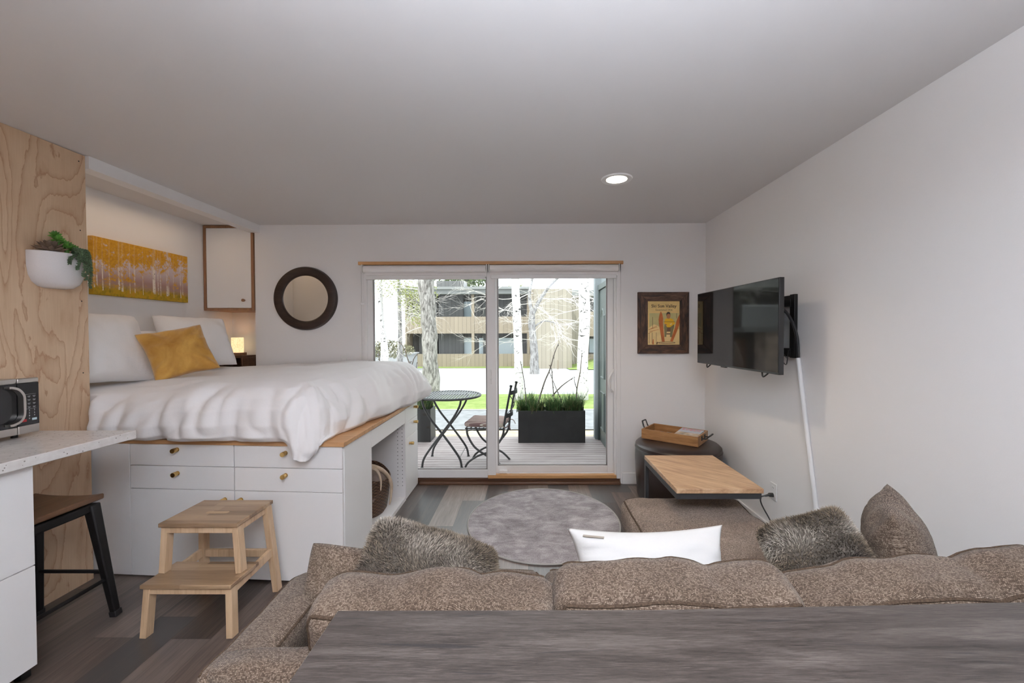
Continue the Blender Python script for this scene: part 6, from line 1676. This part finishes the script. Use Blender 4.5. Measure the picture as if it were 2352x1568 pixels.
# second building at the right
t2 = thing('far_building', 'tan building with dark windows at far right beyond the aspens', 'building', (4.5, 33, gz(33)))
bx('facade', M['siding'], 2.96, 7.5, 31.5, 35, gz(31) - 0.3, -0.2, t2)
bx('upper_railing', M['siding'], 4.6, 7.5, 31.5, 31.65, 1.2, 3.1, t2)
bx('wall_panel', M['sidingw'], 2.96, 4.6, 31.4, 35, gz(31), 4.3, t2)
bx('recess_wall', M['sidingg'], 4.6, 7.5, 32.8, 35, -0.3, 4.6, t2)
bx('roof_edge', M['roofg'], 2.9, 7.8, 31.0, 35, 4.3, 4.7, t2)
f_ = bx('window', M['dkwood'], 4.8, 7.0, 32.6, 32.79, -0.2, 1.1, t2)
bx('pane', M['glassdark'], 4.9, 6.9, 32.58, 32.599, -0.1, 1.0, f_)
b = MB(); b.bar((1.95, 26.6, gz(26.6) - 0.1), (1.97, 26.6, gz(26.6) + 0.6), 0.10, 0.10); tag(b.build('wooden_post', M['siding']), 'short wooden post on the green bank beside the tan wing', 'post')

# stone and timber house to the left, seen in the television's reflection
t3 = thing('timber_house', 'stone and timber house mirrored in the television screen', 'building', (-7, 14, gz(14)))
bx('rear_wall', M['dkwood'], -9.9, -5.86, 15.0, 15.2, gz(14), 4.6, t3)
bx('stone_pier', plain('rough_stone', (0.30, 0.23, 0.19), 0.9, var=0.5, vscale=3, bscale=6, bstr=1.0), -9.9, -6.75, 14.0, 14.6, gz(14), 1.45, t3)
bx('balcony_floor', M['sidingg'], -9.9, -5.86, 13.9, 15.0, 1.45, 1.62, t3)
for k in range(24):
    bx('picket', M['paleb'], -5.90 - 0.13 * k, -5.85 - 0.13 * k, 13.92, 13.96, 1.62, 2.35, t3)
bx('hand_rail', M['paleb'], -8.9, -5.85, 13.9, 13.98, 2.352, 2.42, t3)
bx('roof_beam', M['roofg'], -9.9, -5.86, 13.6, 15.2, 3.0, 3.35, t3)
bx('door', M['walnut'], -6.6, -6.2, 14.9, 14.99, gz(14), 1.2, t3)
# ------------------------------------------------------------------ light
w = bpy.data.worlds.new('world'); SC.world = w; w.use_nodes = True
bg = w.node_tree.nodes['Background']; bg.inputs['Color'].default_value = (0.93, 0.965, 1.0, 1); bg.inputs['Strength'].default_value = 2.3
def lamp(nm, typ, loc, energy, col=(1, 1, 1), rot=(0, 0, 0), **kw):
    d = bpy.data.lights.new(nm, typ); d.energy = energy; d.color = col
    for k, v in kw.items(): setattr(d, k, v)
    o = bpy.data.objects.new(nm, d); COL.objects.link(o); o.location = loc; o.rotation_euler = rot
    return o
lamp('sun', 'SUN', (0, 0, 20), 2.2, (1.0, 0.96, 0.90), (math.radians(38), 0, math.radians(-35)), angle=math.radians(3))
# warm pool of the visible recessed light
lamp('ceiling_spot', 'SPOT', (0.593, 2.735, 2.425), 30, (1.0, 0.80, 0.56), (0, 0, 0), spot_size=math.radians(130), spot_blend=0.8, shadow_soft_size=0.06)
# unseen ceiling spots added behind the camera to brighten the room
for (x, y) in ((-1.2, -0.9), (0.6, -0.9)):
    lamp('ceiling_spot', 'SPOT', (x, y, 2.42), 34, (1.0, 0.84, 0.64), (0, 0, 0), spot_size=math.radians(140), spot_blend=0.8, shadow_soft_size=0.06)
# the photographer's flash, bounced off the ceiling
lamp('bounce_flash', 'SPOT', (0.1, -0.55, 1.75), 740, (0.80, 0.88, 1.0), (math.radians(168), 0, 0), spot_size=math.radians(150), spot_blend=1.0, shadow_soft_size=0.06)
# reading light over the bed head, behind the beam
lamp('bed_light', 'AREA', (-2.80, 3.0, 2.40), 0.9, (1.0, 0.72, 0.45), (0, 0, 0), shape='RECTANGLE', size=0.08, size_y=1.2)
lamp('table_lamp_glow', 'POINT', (-2.905, 4.08, 1.31), 0.5, (1.0, 0.60, 0.25), shadow_soft_size=0.05)
SC.view_settings.view_transform = 'Standard'; SC.view_settings.look = 'None'; SC.view_settings.exposure = 0.52; SC.view_settings.gamma = 1.0
SC.view_settings.use_curve_mapping = False
SC.cycles.max_bounces = 10; SC.cycles.diffuse_bounces = 6; SC.cycles.transparent_max_bounces = 12
